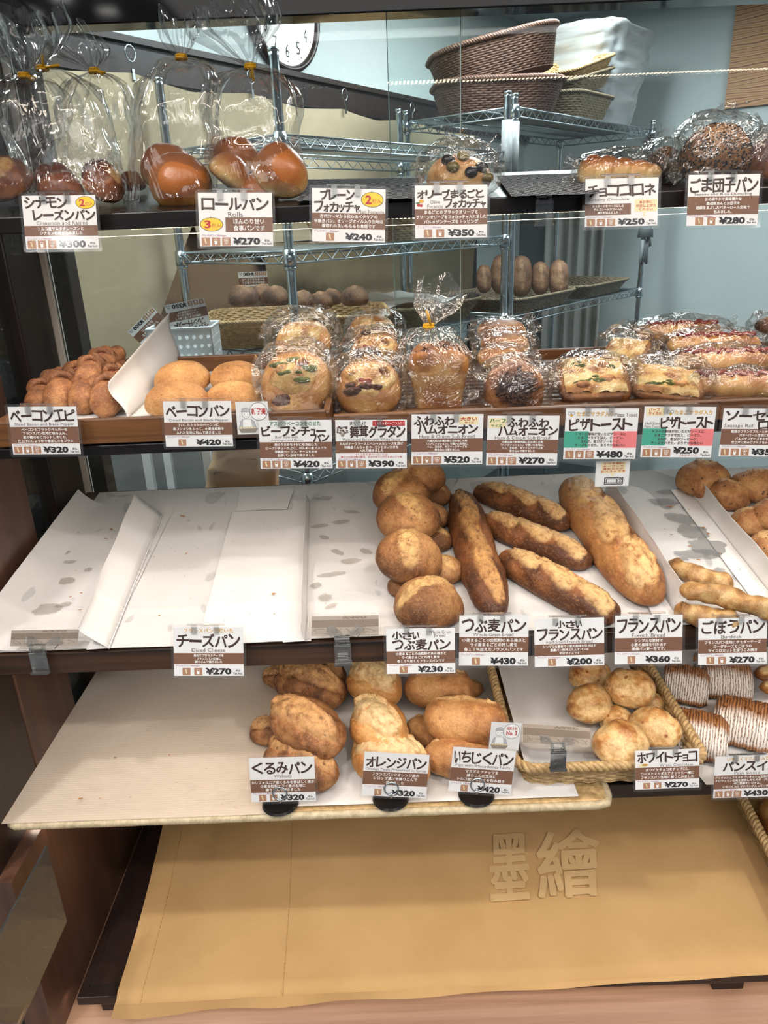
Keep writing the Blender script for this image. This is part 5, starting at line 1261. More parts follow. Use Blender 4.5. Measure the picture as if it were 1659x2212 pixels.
# ================================================================== WRAPPED BREADS AND BAGS
def ridge(p, f, sd):
    return 1-2*abs(nz(p, f, sd))
def tie_parts(root, c, sc=1.0, tails=((.014, .002, .006), (.004, -.003, .016))):
    t = B(); t.tube([c+Vector((math.cos(2*PI*i/20)*.0062*sc, math.sin(2*PI*i/20)*.0062*sc, .0008*math.sin(3*i))) for i in range(20)], .0022*sc, 6, closed=True)
    t.tube([c+Vector((math.cos(2*PI*i/20)*.0060*sc, math.sin(2*PI*i/20)*.0060*sc, .0032*sc)) for i in range(20)], .0019*sc, 6, closed=True)
    for d in tails: t.tube([c+Vector((.003, -.005, .001)), c+Vector((.003, -.006, .001))+Vector(d)*.5*sc, c+Vector((.003, -.006, .001))+Vector(d)*sc], .0017*sc, 5)
    t.build('twist_tie', M['gold_tie'], root)
def tall_bag(label, base, width, depthm, tie, flare, seed, tails, group='tall tied cellophane bags', mat=None, shoulder=.62, lean_top=Vector((0, 0, 0))):
    base = Vector(base); tie = Vector(tie)
    root = empty('cellophane_bag', base); tag(root, label, 'bread bag', group)
    def body(u, v):
        t = v; th = 2*PI*u; c = base.lerp(tie, t**1.3 if t > 0 else 0); c.z = base.z+(tie.z-base.z)*t
        k = 1.0 if t < shoulder else math.sqrt(max(0, 1-((t-shoulder)/(1-shoulder))**2))
        a = .0055+(width/2-.0055)*k*(1-.05*math.sin(t*PI)); b = .0055+(depthm/2-.0055)*k*(.86+.14*(1-t))
        pl = sst(shoulder-.25, 1, t)
        q = 1+pl*(.10*math.sin(th*9+seed)+.06*math.sin(th*17+seed*2))
        ex = 2/3.2
        x = math.copysign(abs(math.cos(th))**ex, math.cos(th))*a*q; y = math.copysign(abs(math.sin(th))**ex, math.sin(th))*b*q
        n = .0055*nz((x, y, t*.25), 22, seed)+.0065*ridge((x, y, t*.10), 30, seed+2)*(.35+.65*t)
        r = math.hypot(x, y)+1e-6; f = 1+n/max(r, .012)*(1 if t < .97 else 0)
        return c+Vector((x*f, y*f, .004*nz((x*30, y*30, t*3), 1, seed)*(1 if 0 < t < 1 else 0)))
    g = B().grid(body, 84, 64, wrap=True); g.build('bag_film', mat or M['film_tall'], root)
    fw, fh, fx = flare
    def top(u, v):
        th = 2*PI*u; c = tie+Vector((fx*v, 0, fh*v))+lean_top*v
        k = sst(0, .75, v)**.8; a = .0055+fw/2*k; b = .0055+fw*.20*k
        q = 1+.22*math.sin(th*6+seed)*(1-.3*v)+.12*math.sin(th*13+seed*3)
        p = c+Vector((math.cos(th)*a*q, math.sin(th)*b*q, 0))
        p += Vector((nz(p, 30, seed), nz(p, 30, seed+4), nz(p, 26, seed+7)))*.010*v
        p.z += .012*v*math.sin(th*3+seed)+fh*.16*v*math.cos(th+seed)
        return p
    B().grid(top, 56, 26, wrap=True).build('gathered_top', mat or M['film_tall'], root)
    tie_parts(root, tie, 1.0, tails)
    return root
def s1(px, py, y): return on_y(px, py, y)
def s1z(y): return SH1[1]+SH1[2]*(y-SH1[0])
def bag_px(label, cx, wpx, tie_px, y, fl, seed, tails, dm=.095, shoulder=.62):
    b = on_y(cx, 440, y); b.z = s1z(y)+.001; t = on_y(tie_px[0], tie_px[1], y+.01)
    w = wpx*depth(b)/FPX
    return tall_bag(label, b, w, dm, t, fl, seed, tails, shoulder=shoulder)
TL0 = ((.022, 0, .002), (.004, -.003, .014)); TL1 = ((.014, 0, -.004), (.010, 0, -.006)); TL2 = ((.001, -.004, -.018), (-.003, 0, -.014))
bag_px('tall tied cellophane bag at the far left, cut by the photo edge', -30, 230, (52, 166), 1.075, (.085, .070, -.020), 3, TL1)
bag_px('tall tied cellophane bag of raisin rolls with a wide gathered top', 170, 215, (92, 150), 1.10, (.085, .056, -.010), 7, TL0)
bag_px('tall tied cellophane bag leaning left, behind the raisin roll bag', 218, 150, (204, 155), 1.165, (.060, .042, -.026), 11, TL1, .07)
bag_px('tall tied cellophane bag with a slim twisted top, holding large round rolls', 378, 170, (392, 126), 1.095, (.034, .042, .002), 15, ((.002, 0, .002), (-.002, 0, .003)))
bag_px('tallest tied cellophane bag holding three glossy rolls', 557, 200, (541, 146), 1.095, (.085, .070, -.020), 19, TL2, .10, .66)
G = 'sweet rolls inside the tall bags'
def roll(me, lab, px, py, w, y, yaw=0, rx=0, ry=0, nm='soft_roll'):
    return put(nm, me, lab, 'bread roll', G, px, py, None, w, yaw, rx, ry, y=y)
roll(RAIS[1], 'pale split raisin roll at the far left, cut by the photo edge', 14, 384, 104, 1.075, 10, 30, -20, 'raisin_roll')
roll(RAIS[0], 'dark raisin roll standing behind in the second bag from the left', 118, 388, 88, 1.125, 20, 40, 0, 'raisin_roll')
roll(RAIS[0], 'reddish raisin roll low in front in the second bag', 130, 408, 96, 1.075, -10, 30, 10, 'raisin_roll')
roll(RAIS[1], 'golden raisin roll with a dark raisin, right side of the second bag', 226, 392, 92, 1.085, 70, 40, -10, 'raisin_roll')
roll(RAIS[0], 'dark roll half hidden behind the golden raisin roll', 212, 374, 72, 1.16, 0, 40, 0, 'raisin_roll')
roll(RAIS[0], 'dark flat bread end between two bags at the back', 286, 392, 58, 1.20, 0, 0, 0, 'raisin_roll')
roll(ROLL[0], 'pale golden roll behind the large one in the slim topped bag', 362, 358, 116, 1.135, 15, 55, 0)
roll(ROLL[1], 'large round brown roll facing front in the slim topped bag', 386, 388, 134, 1.075, 0, 58, 0)
roll(ROLL[1], 'dark roll at the back of the tallest bag', 510, 335, 100, 1.14, 20, 30, 0)
roll(ROLL[0], 'golden roll leaning left in the tallest bag', 500, 372, 96, 1.085, 60, 30, 30)
roll(ROLL[0], 'large tilted roll on the right of the tallest bag', 606, 364, 126, 1.075, -25, 35, 35)
roll(ROLL[1], 'lowest roll in shade at the bottom of the tallest bag', 556, 412, 92, 1.09, 0, 20, 0)
# crumpled film around a bread: a loose pillow with flat sealed fins; child of the bread it wraps
def wrap(root, C, dims, seed, fins=(), tilt=0, amp=.006, mat=None, ex=2.6, nm='cellophane_wrap'):
    a, b, c = (d/2 for d in dims); g = B(); R = Matrix.Rotation(math.radians(tilt), 3, 'X')
    def fn(u, v):
        th = 2*PI*u; ph = PI*(v-.5); e = 2/ex
        cx = math.copysign(abs(math.cos(th))**e, math.cos(th)); sy = math.copysign(abs(math.sin(th))**e, math.sin(th))
        r = max(0, math.cos(ph))**e; z = math.copysign(abs(math.sin(ph))**e, math.sin(ph))
        p = Vector((cx*r*a, sy*r*b, z*c)); n = p.normalized()
        d = amp*(.8*ridge(p, 34, seed)*.8+.9*nz(p, 20, seed+3)+.45*ridge(p, 75, seed+6))
        return C+R @ (p+n*d)
    g.grid(fn, 72, 44, wrap=True)
    g.build(nm, mat or M['film'], root)
    for (ang, r0, ln, wd) in fins:
        f = B(); an = math.radians(ang); D = Vector((math.cos(an), 0, math.sin(an))); T = Vector((-math.sin(an), 0, math.cos(an)))
        o0 = C+Vector((D.x*a*r0, -.2*b, D.z*c*r0))
        def fin(u, v, D=D, T=T, o0=o0, ln=ln, wd=wd):
            s = (u-.5)*wd*(.75+.4*v); p = o0+D*ln*v+T*s
            return p+Vector((0, .006*math.sin(u*11+seed)*(1-.3*v)+.010*nz(p, 38, seed+1)-.004*v, 0))+D*(.006*nz(p, 45, seed+8))*v
        f.grid(fin, 24, 12); f.build('sealed_fin', mat or M['film'], root)
def topping(root, fn, mat, nm, nu=30, nv=24, attrs=True):
    b = B().grid(fn, nu, nv); n = len(b.v)
    return mk(nm, b.v, b.f, mat, root, local=True, attrs={'cut': [0.0]*n, 'bake': [max(0, min(1, .25+.9*nz(p, 45, 3))) for p in b.v]} if attrs else None)
def patch(cx, cy, rx, ry, h, zt, curve, seed, rough=.004, f=60):
    def fn(u, v):
        r = v; th = 2*PI*u; wob = 1+.25*nz((math.cos(th), math.sin(th), seed), 1.6, seed)
        x = cx+rx*r*wob*math.cos(th); y = cy+ry*r*wob*math.sin(th)
        z = zt-curve*((x/.05)**2+(y/.05)**2)+h*(1-r**3)+rough*nz((x, y, seed*.01), f, seed)*(1-r**4)-(.004 if r > .98 else 0)
        return Vector((x, y, z))
    return fn
ROUND = bread_mesh('filled_round_bread', .105, .10, .045, M['cr_soft'], 150, 56, 44, 2.3, 2.1, .7, .06, 2, .01, [], bake=lambda x, y, z, a, b: .05+.55*a+.35*(abs(x)**3+abs(y)**3))
def child_wrap(o, dims, seed, fins, tilt=0, amp=.006, ex=2.6, shift=(0, 0, 0)):
    """film built in the room's axes, then parented to the tilted bread"""
    tmp = empty('tmp', o.location); wrap(tmp, o.location+Vector(shift), dims, seed, fins, tilt, amp, None, ex)
    bpy.context.view_layer.update(); inv = o.matrix_basis.inverted() @ Matrix.Translation(o.location)
    for c in list(tmp.children):
        c.parent = o; c.matrix_basis = inv
    bpy.data.objects.remove(tmp)
def px2m(n, p): return n*depth(p)/FPX
def wrapped(name, me, label, cat, group, px, py, w, y, yaw, rx, ry, wrap_px, seed, fins, amp=.006, tops=(), sy=1, sz=1, wdim=0, ex=2.6, shift_px=(0, 0), dy=.075):
    o = put(name, me, label, cat, group, px, py, None, w, yaw, rx, ry, sz=sz, sy=sy, wdim=wdim, y=y)
    for t in tops: topping(o, *t)
    d = (px2m(wrap_px[0], o.location), dy, px2m(wrap_px[1], o.location))
    sh = Vector((px2m(shift_px[0], o.location), 0, px2m(shift_px[1], o.location)))
    child_wrap(o, d, seed, [(a, r, px2m(l, o.location), px2m(wd, o.location)) for a, r, l, wd in fins], 0, amp, ex, sh); return o
STEW = [(patch(-.020, -.034, .015, .008, .006, .019, .010, 2, .004, 90), M['filling'], 'stew_filling'), (patch(.0, .0, .037, .031, .014, .020, .006, 5, .007, 55), M['cheese'], 'cheese')]
for k, (x, y, a, c) in enumerate([(-.020, .012, .016, .004), (.004, .018, .015, .004), (.018, .004, .017, .005), (-.004, -.004, .018, .004), (.012, -.014, .014, .004)]): STEW.append((patch(x, y, a, c, .004, .0345-.5*(x*x+y*y)/.05, 0, 20+k, .004, 120), M['greens'], 'asparagus'))
for k, (x, y, a, c) in enumerate([(-.016, .002, .010, .008), (.012, .012, .010, .007)]): STEW.append((patch(x, y, a, c, .004, .034, 0, 30+k, .004, 120), M['cr_soft'], 'bacon_piece'))
G1 = 'wrapped beef stew breads on the slatted tray'
wrapped('stew_bread', ROUND, 'wrapped beef stew bread at the back, only its browned top showing', 'wrapped bread', G1, 655, 738, 122, 1.14, 0, 42, 0, (160, 140), 31, [(60, .9, 26, 70), (150, .9, 20, 60)], tops=STEW[1:2], sy=1.0)
wrapped('stew_bread', ROUND, 'wrapped beef stew bread in front with green asparagus and cheese', 'wrapped bread', G1, 640, 825, 152, 1.03, 0, 48, 0, (172, 172), 37, [(55, .85, 30, 80), (170, .9, 14, 90), (20, .95, 16, 60)], tops=STEW, sy=1.06, dy=.085)
GRA = [(patch(.002, .0, .040, .034, .009, .018, .006, 4, .008, 60), M['cheese'], 'white_sauce')]
rnd = random.Random(12)
for k in range(5): GRA.append((patch(rnd.uniform(-.030, .022), rnd.uniform(-.030, -.006), rnd.uniform(.010, .018), rnd.uniform(.003, .006), .004, .0245, 0, 50+k, .006, 140), M['filling'], 'mushroom'))
for k in range(4): GRA.append((patch(rnd.uniform(-.024, .026), rnd.uniform(-.020, .016), rnd.uniform(.008, .013), rnd.uniform(.005, .009), .004, .026, 0, 60+k, .006, 120), M['bacon'] if k == 0 else M['cr_soft'], 'bacon_piece'))
G2 = 'wrapped mushroom gratin breads on the slatted tray'
wrapped('gratin_bread', ROUND, 'wrapped mushroom gratin bread furthest back', 'wrapped bread', G2, 808, 716, 104, 1.18, 20, 40, 0, (130, 80), 41, [(80, .9, 18, 70)], tops=GRA[:4])
wrapped('gratin_bread', ROUND, 'wrapped mushroom gratin bread in the middle of its row', 'wrapped bread', G2, 808, 764, 112, 1.11, -15, 42, 0, (142, 106), 43, [(70, .9, 18, 70), (140, .9, 18, 50)], tops=GRA)
wrapped('gratin_bread', ROUND, 'wrapped mushroom gratin bread in front, opening dark at the bottom', 'wrapped bread', G2, 797, 836, 142, 1.02, 0, 46, 0, (158, 150), 47, [(100, .9, 22, 80), (215, .95, 18, 70), (330, .95, 14, 50)], tops=GRA, dy=.085)
# tied bag with the tall ham and onion loaf
def tinloaf(seed):
    b = B()
    def fn(u, v):
        th = 2*PI*u; e = 2/4.5; t = v
        if t < .62: k = .76+.24*(t/.62); z = t/.62*.075
        else: q = (t-.62)/.38; k = math.cos(q*PI/2)**.55; z = .075+.030*math.sin(q*PI/2)
        x = math.copysign(abs(math.cos(th))**e, math.cos(th))*.044*k; y = math.copysign(abs(math.sin(th))**e, math.sin(th))*.036*k
        n = nz((x, y, z), 40, seed)*(.003 if t < .6 else .007)+nz((x, y, z), 90, seed)*(.001 if t < .6 else .003)
        return Vector((x*(1+n*10), y*(1+n*10), z-.05+n*(1 if t > .6 else 0)))
    b.grid(fn, 60, 44, wrap=True)
    return meshdata('tin_loaf', b.v, b.f, M['cr_soft'], attrs={'cut': [0.0]*len(b.v), 'bake': [max(0, min(1, .15+.5*nz(p, 30, seed)+.5*sst(.01, .05, p.z))) for p in b.v]})
TIN = tinloaf(2)
def onion(seed, rx, ry, zt):
    b = B(); rnd = random.Random(seed)
    for k in range(46):
        a = rnd.uniform(0, 2*PI); r = rnd.uniform(.1, 1)**.6; x, y = rx*r*math.cos(a), ry*r*math.sin(a); th = rnd.uniform(0, PI); z = zt-.012*r*r
        pts = [Vector((x+(i-2)*.0042*math.cos(th)+.002*math.sin(i*2+k), y+(i-2)*.0042*math.sin(th), z+.0025*math.sin(i+k))) for i in range(5)]
        b.tube(pts, .0018, 5)
    return b
o = put('ham_onion_loaf', TIN, 'large ham and onion loaf in the tied bag with gathered top', 'wrapped bread', None, 946, 824, None, 128, 0, 4, 0, y=1.035)
b = onion(4, .030, .022, .058); ob = mk('fried_onion', b.v, b.f, M['cr_onion'], o, local=True, attrs={'cut': [0.0]*len(b.v), 'bake': [.4]*len(b.v)}); ob['kind'] = 'stuff'
bs = on_y(946, 890, 1.035); bs.z = s2z(1.035)+.001
tall_bag('short tied bag around the large ham and onion loaf, top fanned out', bs, px2m(150, bs), .088, on_y(926, 706, 1.05), (.055, .052, .016), 23, ((-.006, 0, .022), (-.004, -.002, .018)), group=None, mat=M['film'], shoulder=.52)
HALF = bread_mesh('half_ham_onion', .095, .060, .085, M['cr_onion'], 160, 52, 44, 2.5, 2.6, .9, .06, 2.4, .03, [], bake=lambda x, y, z, a, b: .1+.9*sst(.9, .2, math.hypot(x, z-.1))*(1 if y < 0 else .3)+.4*a)
wrapped('ham_onion_half', HALF, 'half ham and onion loaf in front with a dark onion face', 'wrapped bread', None, 1110, 842, 132, 1.02, 0, -8, 0, (160, 138), 51, [(15, .9, 26, 80), (165, .95, 22, 80), (90, .9, 12, 120)], dy=.075)
b = onion(9, .030, .024, .030); HO = bpy.data.objects['ham_onion_half']
bb = [Vector((p.x, -.034+.2*(.03-p.z), p.y*1.1+.004)) for p in b.v]; ob = mk('fried_onion', bb, b.f, M['cr_onion'], HO, local=True, attrs={'cut': [0.0]*len(bb), 'bake': [.9]*len(bb)}); ob['kind'] = 'stuff'
SLI = bread_mesh('soft_slice', .085, .07, .030, M['cr_soft'], 165, 40, 32, 2.6, 2.4, .8, .05, 2, .01, [], bake=lambda x, y, z, a, b: .55*a+.5*sst(.2, .8, z))
G3 = 'wrapped soft breads stacked behind the half ham and onion loaf'
for k, (lab, px, py, y) in enumerate([('topmost browned soft bread of the wrapped stack', 1084, 716, 1.16), ('middle pale soft bread of the wrapped stack', 1090, 744, 1.12), ('lowest pale soft bread of the wrapped stack', 1084, 772, 1.08)]):
    wrapped('soft_bread', SLI, lab, 'wrapped bread', G3, px, py, 104, y, 0, 20, 0, (134, 56), 55+k*3, [(30, .9, 22, 50), (165, .9, 16, 50)] if k != 1 else [(160, .9, 14, 40)], amp=.005)
# pizza toasts
TOAST = bread_mesh('toast_slab', .118, .100, .026, M['cr_soft'], 170, 48, 40, 5.0, 3.2, .9, .025, 2, .01, [], bake=lambda x, y, z, a, b: .35+.5*a+.4*(1-max(0, z)))
def slab_top(seed, rx=.050, ry=.042): return lambda u, v: Vector(((u-.5)*2*rx, (v-.5)*2*ry, .0125+.007*(1-(2*u-1)**6)*(1-(2*v-1)**6)+.0045*nz((u*.12, v*.1, seed), 60, seed)+.003*nz((u*.12, v*.1, seed), 130, seed)))
PZ = [(slab_top(3), M['cheese'], 'melted_cheese')]
rnd = random.Random(21)
for k in range(7): PZ.append((patch(rnd.uniform(-.038, .038), rnd.uniform(-.026, .034), rnd.uniform(.008, .016), rnd.uniform(.002, .004), .004, .0185, 0, 80+k, .004, 140), M['greens'], 'green_pepper'))
for k in range(6): PZ.append((patch(rnd.uniform(-.034, .034), rnd.uniform(-.030, .034), rnd.uniform(.009, .014), rnd.uniform(.006, .010), .005, .0185, 0, 90+k, .005, 110), M['cr_soft'], 'sausage'))
wrapped('pizza_toast', TOAST, 'whole square pizza toast with cheese and green pepper, wrapped', 'wrapped bread', None, 1280, 822, 152, 1.04, -4, 30, 0, (176, 118), 61, [(160, .85, 26, 70), (20, .9, 22, 70), (100, .85, 14, 120)], tops=PZ, dy=.10)
wrapped('pizza_toast', TOAST, 'half pizza toast standing behind, its left edge browned', 'wrapped bread', 'half pizza toasts in film', 1352, 765, 96, 1.12, -40, 42, 0, (118, 110), 65, [(120, .9, 22, 60), (60, .9, 16, 60)], tops=PZ[:1])
wrapped('pizza_toast', TOAST, 'half pizza toast in front, cut corner pointing right', 'wrapped bread', 'half pizza toasts in film', 1440, 832, 150, 1.03, -14, 34, 6, (176, 128), 67, [(130, .9, 26, 80), (200, .95, 14, 50), (5, .95, 14, 60)], tops=[PZ[0]]+PZ[3:12:2], sy=.75, dy=.085)
# sausage rolls: long segmented rolls with ketchup
def sroll(seed):
    b = B()
    def fn(u, v):
        x = (u-.5)*.16; th = 2*PI*v; e = max(0, 1-abs(2*u-1)**5)**.5
        r = .023*e*(1-.13*abs(math.cos(u*PI*4.5))**6+.06*nz((x*30, math.cos(th), math.sin(th)), 1, seed))
        return Vector((x, r*math.cos(th)*1.1, r*math.sin(th)*.95))
    b.grid(fn, 80, 28)
    return meshdata('sausage_roll', b.v, b.f, M['cr_soft'], attrs={'cut': [0.0]*len(b.v), 'bake': [max(0, min(1, .02+.35*sst(.006, .022, p.z)+.5*nz(p, 30, seed))) for p in b.v]})
SR = sroll(3)
kb = B()
kb.tube([Vector(((i/40-.5)*.13, .004*math.sin(i*1.1), .0205+.0012*math.sin(i*.7))) for i in range(41)], lambda t: .0042*(.7+.5*abs(math.sin(t*14))), 8)
KET = meshdata('ketchup_line', kb.v, kb.f, M['ketchup'])
G4 = 'wrapped sausage rolls at the right of the slatted tray'
for k, (lab, px, py, w, y, yaw) in enumerate([('wrapped sausage roll furthest back', 1468, 718, 176, 1.19, -6), ('wrapped sausage roll second from the back', 1540, 745, 192, 1.13, -8), ('wrapped sausage roll second from the front', 1562, 782, 206, 1.08, -6), ('wrapped sausage roll in front, cut by the right photo edge', 1592, 832, 220, 1.025, -12)]):
    o = put('sausage_roll', SR, lab, 'wrapped bread', G4, px, py, None, w, yaw, 18, 0, y=y)
    obj('ketchup', KET, o)
    d = (px2m(w+36, o.location), .065, px2m(70, o.location)); child_wrap(o, d, 71+k*4, [(8, .95, px2m(20, o.location), px2m(50, o.location)), (172, .95, px2m(22, o.location), px2m(50, o.location))], 0, .006, 2.6)
DK = bread_mesh('dark_wrapped_bread', .08, .06, .04, M['cr_onion'], 180, 30, 24)
wrapped('dark_bread', DK, 'dark wrapped bread cut by the right photo edge above the slatted tray', 'wrapped bread', None, 1668, 702, 70, 1.20, 0, 20, 0, (84, 56), 91, [(150, .9, 16, 40)])
# ---- top shelf: olive focaccia, chocolate cornet, sesame breads
OLV = bread_mesh('olive_focaccia', .10, .09, .062, M['cr_soft'], 190, 52, 40, 2.2, 2.1, .6, .10, 2.2, .015, [], bake=lambda x, y, z, a, b: .02+.5*a+.25*sst(.4, 1, z))
ol = put('olive_focaccia', OLV, 'olive focaccia in clear film with black and green olives', 'wrapped bread', None, 990, 378, None, 138, 0, 10, 0, y=1.06)
bpy.context.view_layer.update()
for px, py, m in ((968, 346, 'olive_black'), (978, 361, 'olive_green'), (1018, 372, 'olive_black'), (1040, 362, 'olive_black'), (1052, 384, 'olive_green'), (1000, 338, 'olive_green')):
    sp = B(); c = on_y(px, py, 1.06); d = ray(px, py)
    dg = bpy.context.evaluated_depsgraph_get(); inv = ol.matrix_world.inverted()
    hit, loc, nn, _ = ol.ray_cast(inv @ EYE, (inv.to_3x3() @ d).normalized())
    if not hit: continue
    n = Vector(loc); s = .0088/ol.scale[0]
    sp.grid(lambda u, v: n+Vector((s*math.cos(2*PI*u)*math.sin(PI*v), s*math.sin(2*PI*u)*math.sin(PI*v), s*.8*math.cos(PI*v))), 16, 12, wrap=True)
    mk('olive', sp.v, sp.f, M[m], ol, local=True)
child_wrap(ol, (px2m(166, ol.location), .085, px2m(118, ol.location)), 95, [(80, .8, px2m(26, ol.location), px2m(120, ol.location)), (10, .9, px2m(18, ol.location), px2m(60, ol.location)), (190, .9, px2m(20, ol.location), px2m(60, ol.location))], 0, .006, 2.6, (0, 0, .006))
def cornet():
    b = B()
    def fn(u, v):
        x = (u-.5)*.12; th = 2*PI*v; e = max(0, 1-abs(2*u-1)**6)**.5
        r = (.027-.012*u)*e*(1-.12*abs(math.sin(u*PI*5+th*.5))**8)
        return Vector((x, r*math.cos(th), r*math.sin(th)))
    b.grid(fn, 80, 28)
    return meshdata('chocolate_cornet', b.v, b.f, M['cr_golden'], attrs={'cut': [0.0]*len(b.v), 'bake': [max(0, min(1, .05+.9*sst(-.002, .022, p.z))) for p in b.v]})
o = put('chocolate_cornet', cornet(), 'chocolate cornet roll in clear film behind the creamy chocolate card', 'wrapped bread', None, 1338, 374, None, 180, -4, 0, 4, y=1.085)
child_wrap(o, (px2m(206, o.location), .07, px2m(84, o.location)), 101, [(172, .95, px2m(26, o.location), px2m(60, o.location)), (-12, .95, px2m(26, o.location), px2m(50, o.location))], 0, .006)
SES = bread_mesh('sesame_bread', .098, .09, .082, M['cr_sesame'], 200, 52, 40, 2.1, 2.1, .8, .05, 1.8, .01, [])
sb = B(); rnd = random.Random(8)
for q in rnd.choices(range(len(SES.polygons)), weights=[pl.area for pl in SES.polygons], k=1500):
    pl = SES.polygons[q]; cs = [SES.vertices[i].co for i in pl.vertices]; c = cs[0].lerp(cs[1], rnd.random()).lerp(cs[3].lerp(cs[2], rnd.random()), rnd.random()); n = Vector(pl.normal)
    if n.length < .5: continue
    a = n.orthogonal().normalized(); a = Matrix.Rotation(rnd.uniform(0, 6.3), 3, n) @ a; bq = n.cross(a); L, Wq = .0023, .0014
    sb.add([c+a*L+n*.0003, c+bq*Wq+n*.0003, c-a*L+n*.0003, c-bq*Wq+n*.0003, c+n*.0013], [(0, 1, 4), (1, 2, 4), (2, 3, 4), (3, 0, 4)])
SEED = meshdata('sesame_seeds', sb.v, sb.f, M['sesame'])
for lab, px, py, w, y, ww, wh, sd in [('black sesame bread half hidden on the left, behind the larger one', 1436, 352, 78, 1.13, 110, 92, 105), ('large round black sesame bread above the rice dumpling card', 1546, 336, 150, 1.06, 182, 160, 109)]:
    o = put('sesame_bread', SES, lab, 'wrapped bread', 'black sesame breads in film', px, py, None, w, 20 if w > 100 else 60, 20, 0, y=y)
    s = obj('sesame_seeds', SEED, o); s['kind'] = 'stuff'
    child_wrap(o, (px2m(ww, o.location), .09, px2m(wh, o.location)), sd, [(115, .85, px2m(24, o.location), px2m(70, o.location)), (70, .88, px2m(20, o.location), px2m(90, o.location)), (200, .9, px2m(30, o.location), px2m(60, o.location)), (20, .92, px2m(16, o.location), px2m(50, o.location))], 0, .006, 2.5)
wrapped('brown_bun', RAIS[0], 'glossy reddish brown bread cut by the right photo edge on top shelf', 'wrapped bread', None, 1664, 350, 124, 1.07, 30, 20, 0, (150, 130), 113, [(150, .9, 22, 60)])
# woven dark mats on the top shelf
sheet('woven_mat', 'dark woven placemat left of the wrapped olive focaccia', SH1, [(640, 434), (910, 428), (905, 384), (665, 388)], .003, M['woven_mat'], .0006, 14, 31, 'woven placemats on the top shelf')
sheet('woven_mat', 'dark woven placemat between olive focaccia and chocolate cornet', SH1, [(1105, 424), (1300, 418), (1255, 374), (1070, 380)], .004, M['woven_mat'], .0006, 14, 32, 'woven placemats on the top shelf')
# ================================================================== KITCHEN BEHIND THE GLASS
def on_plane(px, py, P0, N, off=0.0):
    d = ray(px, py); Q = P0+N*off; t = (Q-EYE).dot(N)/d.dot(N); return EYE+d*t
def on_lw(px, py, off=0.0): return on_plane(px, py, WL0, NL, off)
def on_rw(px, py, off=0.0): return on_plane(px, py, WR0, NR, off)
def lt(px, py=300): return (on_lw(px, py)-WL0).dot(WLD)
def rs_(px, py=300): return (on_rw(px, py)-WR0).dot(WRD)
# rail along the left wall
ta, tb = lt(-250, 60), lt(1150, 270)
za, zb = on_lw(450, 126).z, on_lw(450, 157).z
def bar(name, t0, t1, z0, z1, o0, o1, mat, P=LW):
    v = [P(t0, z0, o0), P(t1, z0, o0), P(t1, z0, o1), P(t0, z0, o1), P(t0, z1, o0), P(t1, z1, o0), P(t1, z1, o1), P(t0, z1, o1)]
    return mk(name, v, [(0,3,2,1),(4,5,6,7),(0,1,5,4),(1,2,6,5),(2,3,7,6),(3,0,4,7)], mat, smooth=False)
struct(bar('trim_11', ta, tb, zb-.055, za, .001, .03, M['dark_wood']))
struct(bar('trim_12', ta, tb, za-.012, za+.004, .001, .045, M['dark_wood']))
struct(bar('trim_13', lt(1010), lt(1020), .3, zb, .001, .03, M['dark_wood']))
struct(bar('wall_low_panel', ta, lt(700), .2, 1.14, .001, .012, M['wall_low']))
tan = bar('tan_board', lt(250), lt(600), 1.14, 1.47, .001, .014, M['tan_board']); tag(tan, 'tan pinboard on the left wall behind the wire rack', 'board')
# curtain with clips
clips = [lt(243, 110), lt(505, 150), lt(711, 190), lt(860, 215)]
t0c, t1c = lt(-150, 100), lt(1012, 270)
def ztop(t): return zb-.050-.020*min(1, min(abs(t-c) for c in clips)/.25)
dz = [(lt(395, 480), on_lw(395, 480).z), (lt(285, 765), on_lw(285, 765).z)]
def zbot(t):
    (ta2, zza), (tb2, zzb) = dz
    if t > ta2: return 1.40
    if t < tb2: return .95
    return zzb+(zza-zzb)*(t-tb2)/(ta2-tb2)
ts = sorted([t0c+(t1c-t0c)*i/110 for i in range(111)]+[dz[1][0], dz[0][0]])
v = []; f = []; nv = 16
for t in ts:
    for j in range(nv+1):
        k = j/nv; z = ztop(t)+(zbot(t)-ztop(t))*k
        fold = .006*math.sin(t*9)+.010*math.exp(-((min(abs(t-c) for c in clips))/.05)**2)*(1-k)+.006*nz((t*3, z*2, 0), 1.2, 3)
        v.append(LW(t, z, .050+fold))
for i in range(len(ts)-1):
    for j in range(nv): f.append((i*(nv+1)+j, (i+1)*(nv+1)+j, (i+1)*(nv+1)+j+1, i*(nv+1)+j+1))
o = mk('curtain', v, f, M['beige_curtain']); tag(o, 'beige curtain clipped to the dark rail, pulled aside at lower left', 'curtain')
def ol_fn(u, k):
    t = lt(552, 600)+(lt(1008, 560)-lt(552, 600))*u; z = 1.40-.30*k-.03*u
    return LW(t, z, .045+.012*math.sin(u*9+k*2)+.02*math.sin(u*PI)*k*abs(nz((u*4, k*3, 1), 1)))
o = B().grid(ol_fn, 60, 24).build('curtain', M['olive_cloth']); tag(o, 'olive cloth hanging below the beige curtain behind the wire rack', 'curtain')
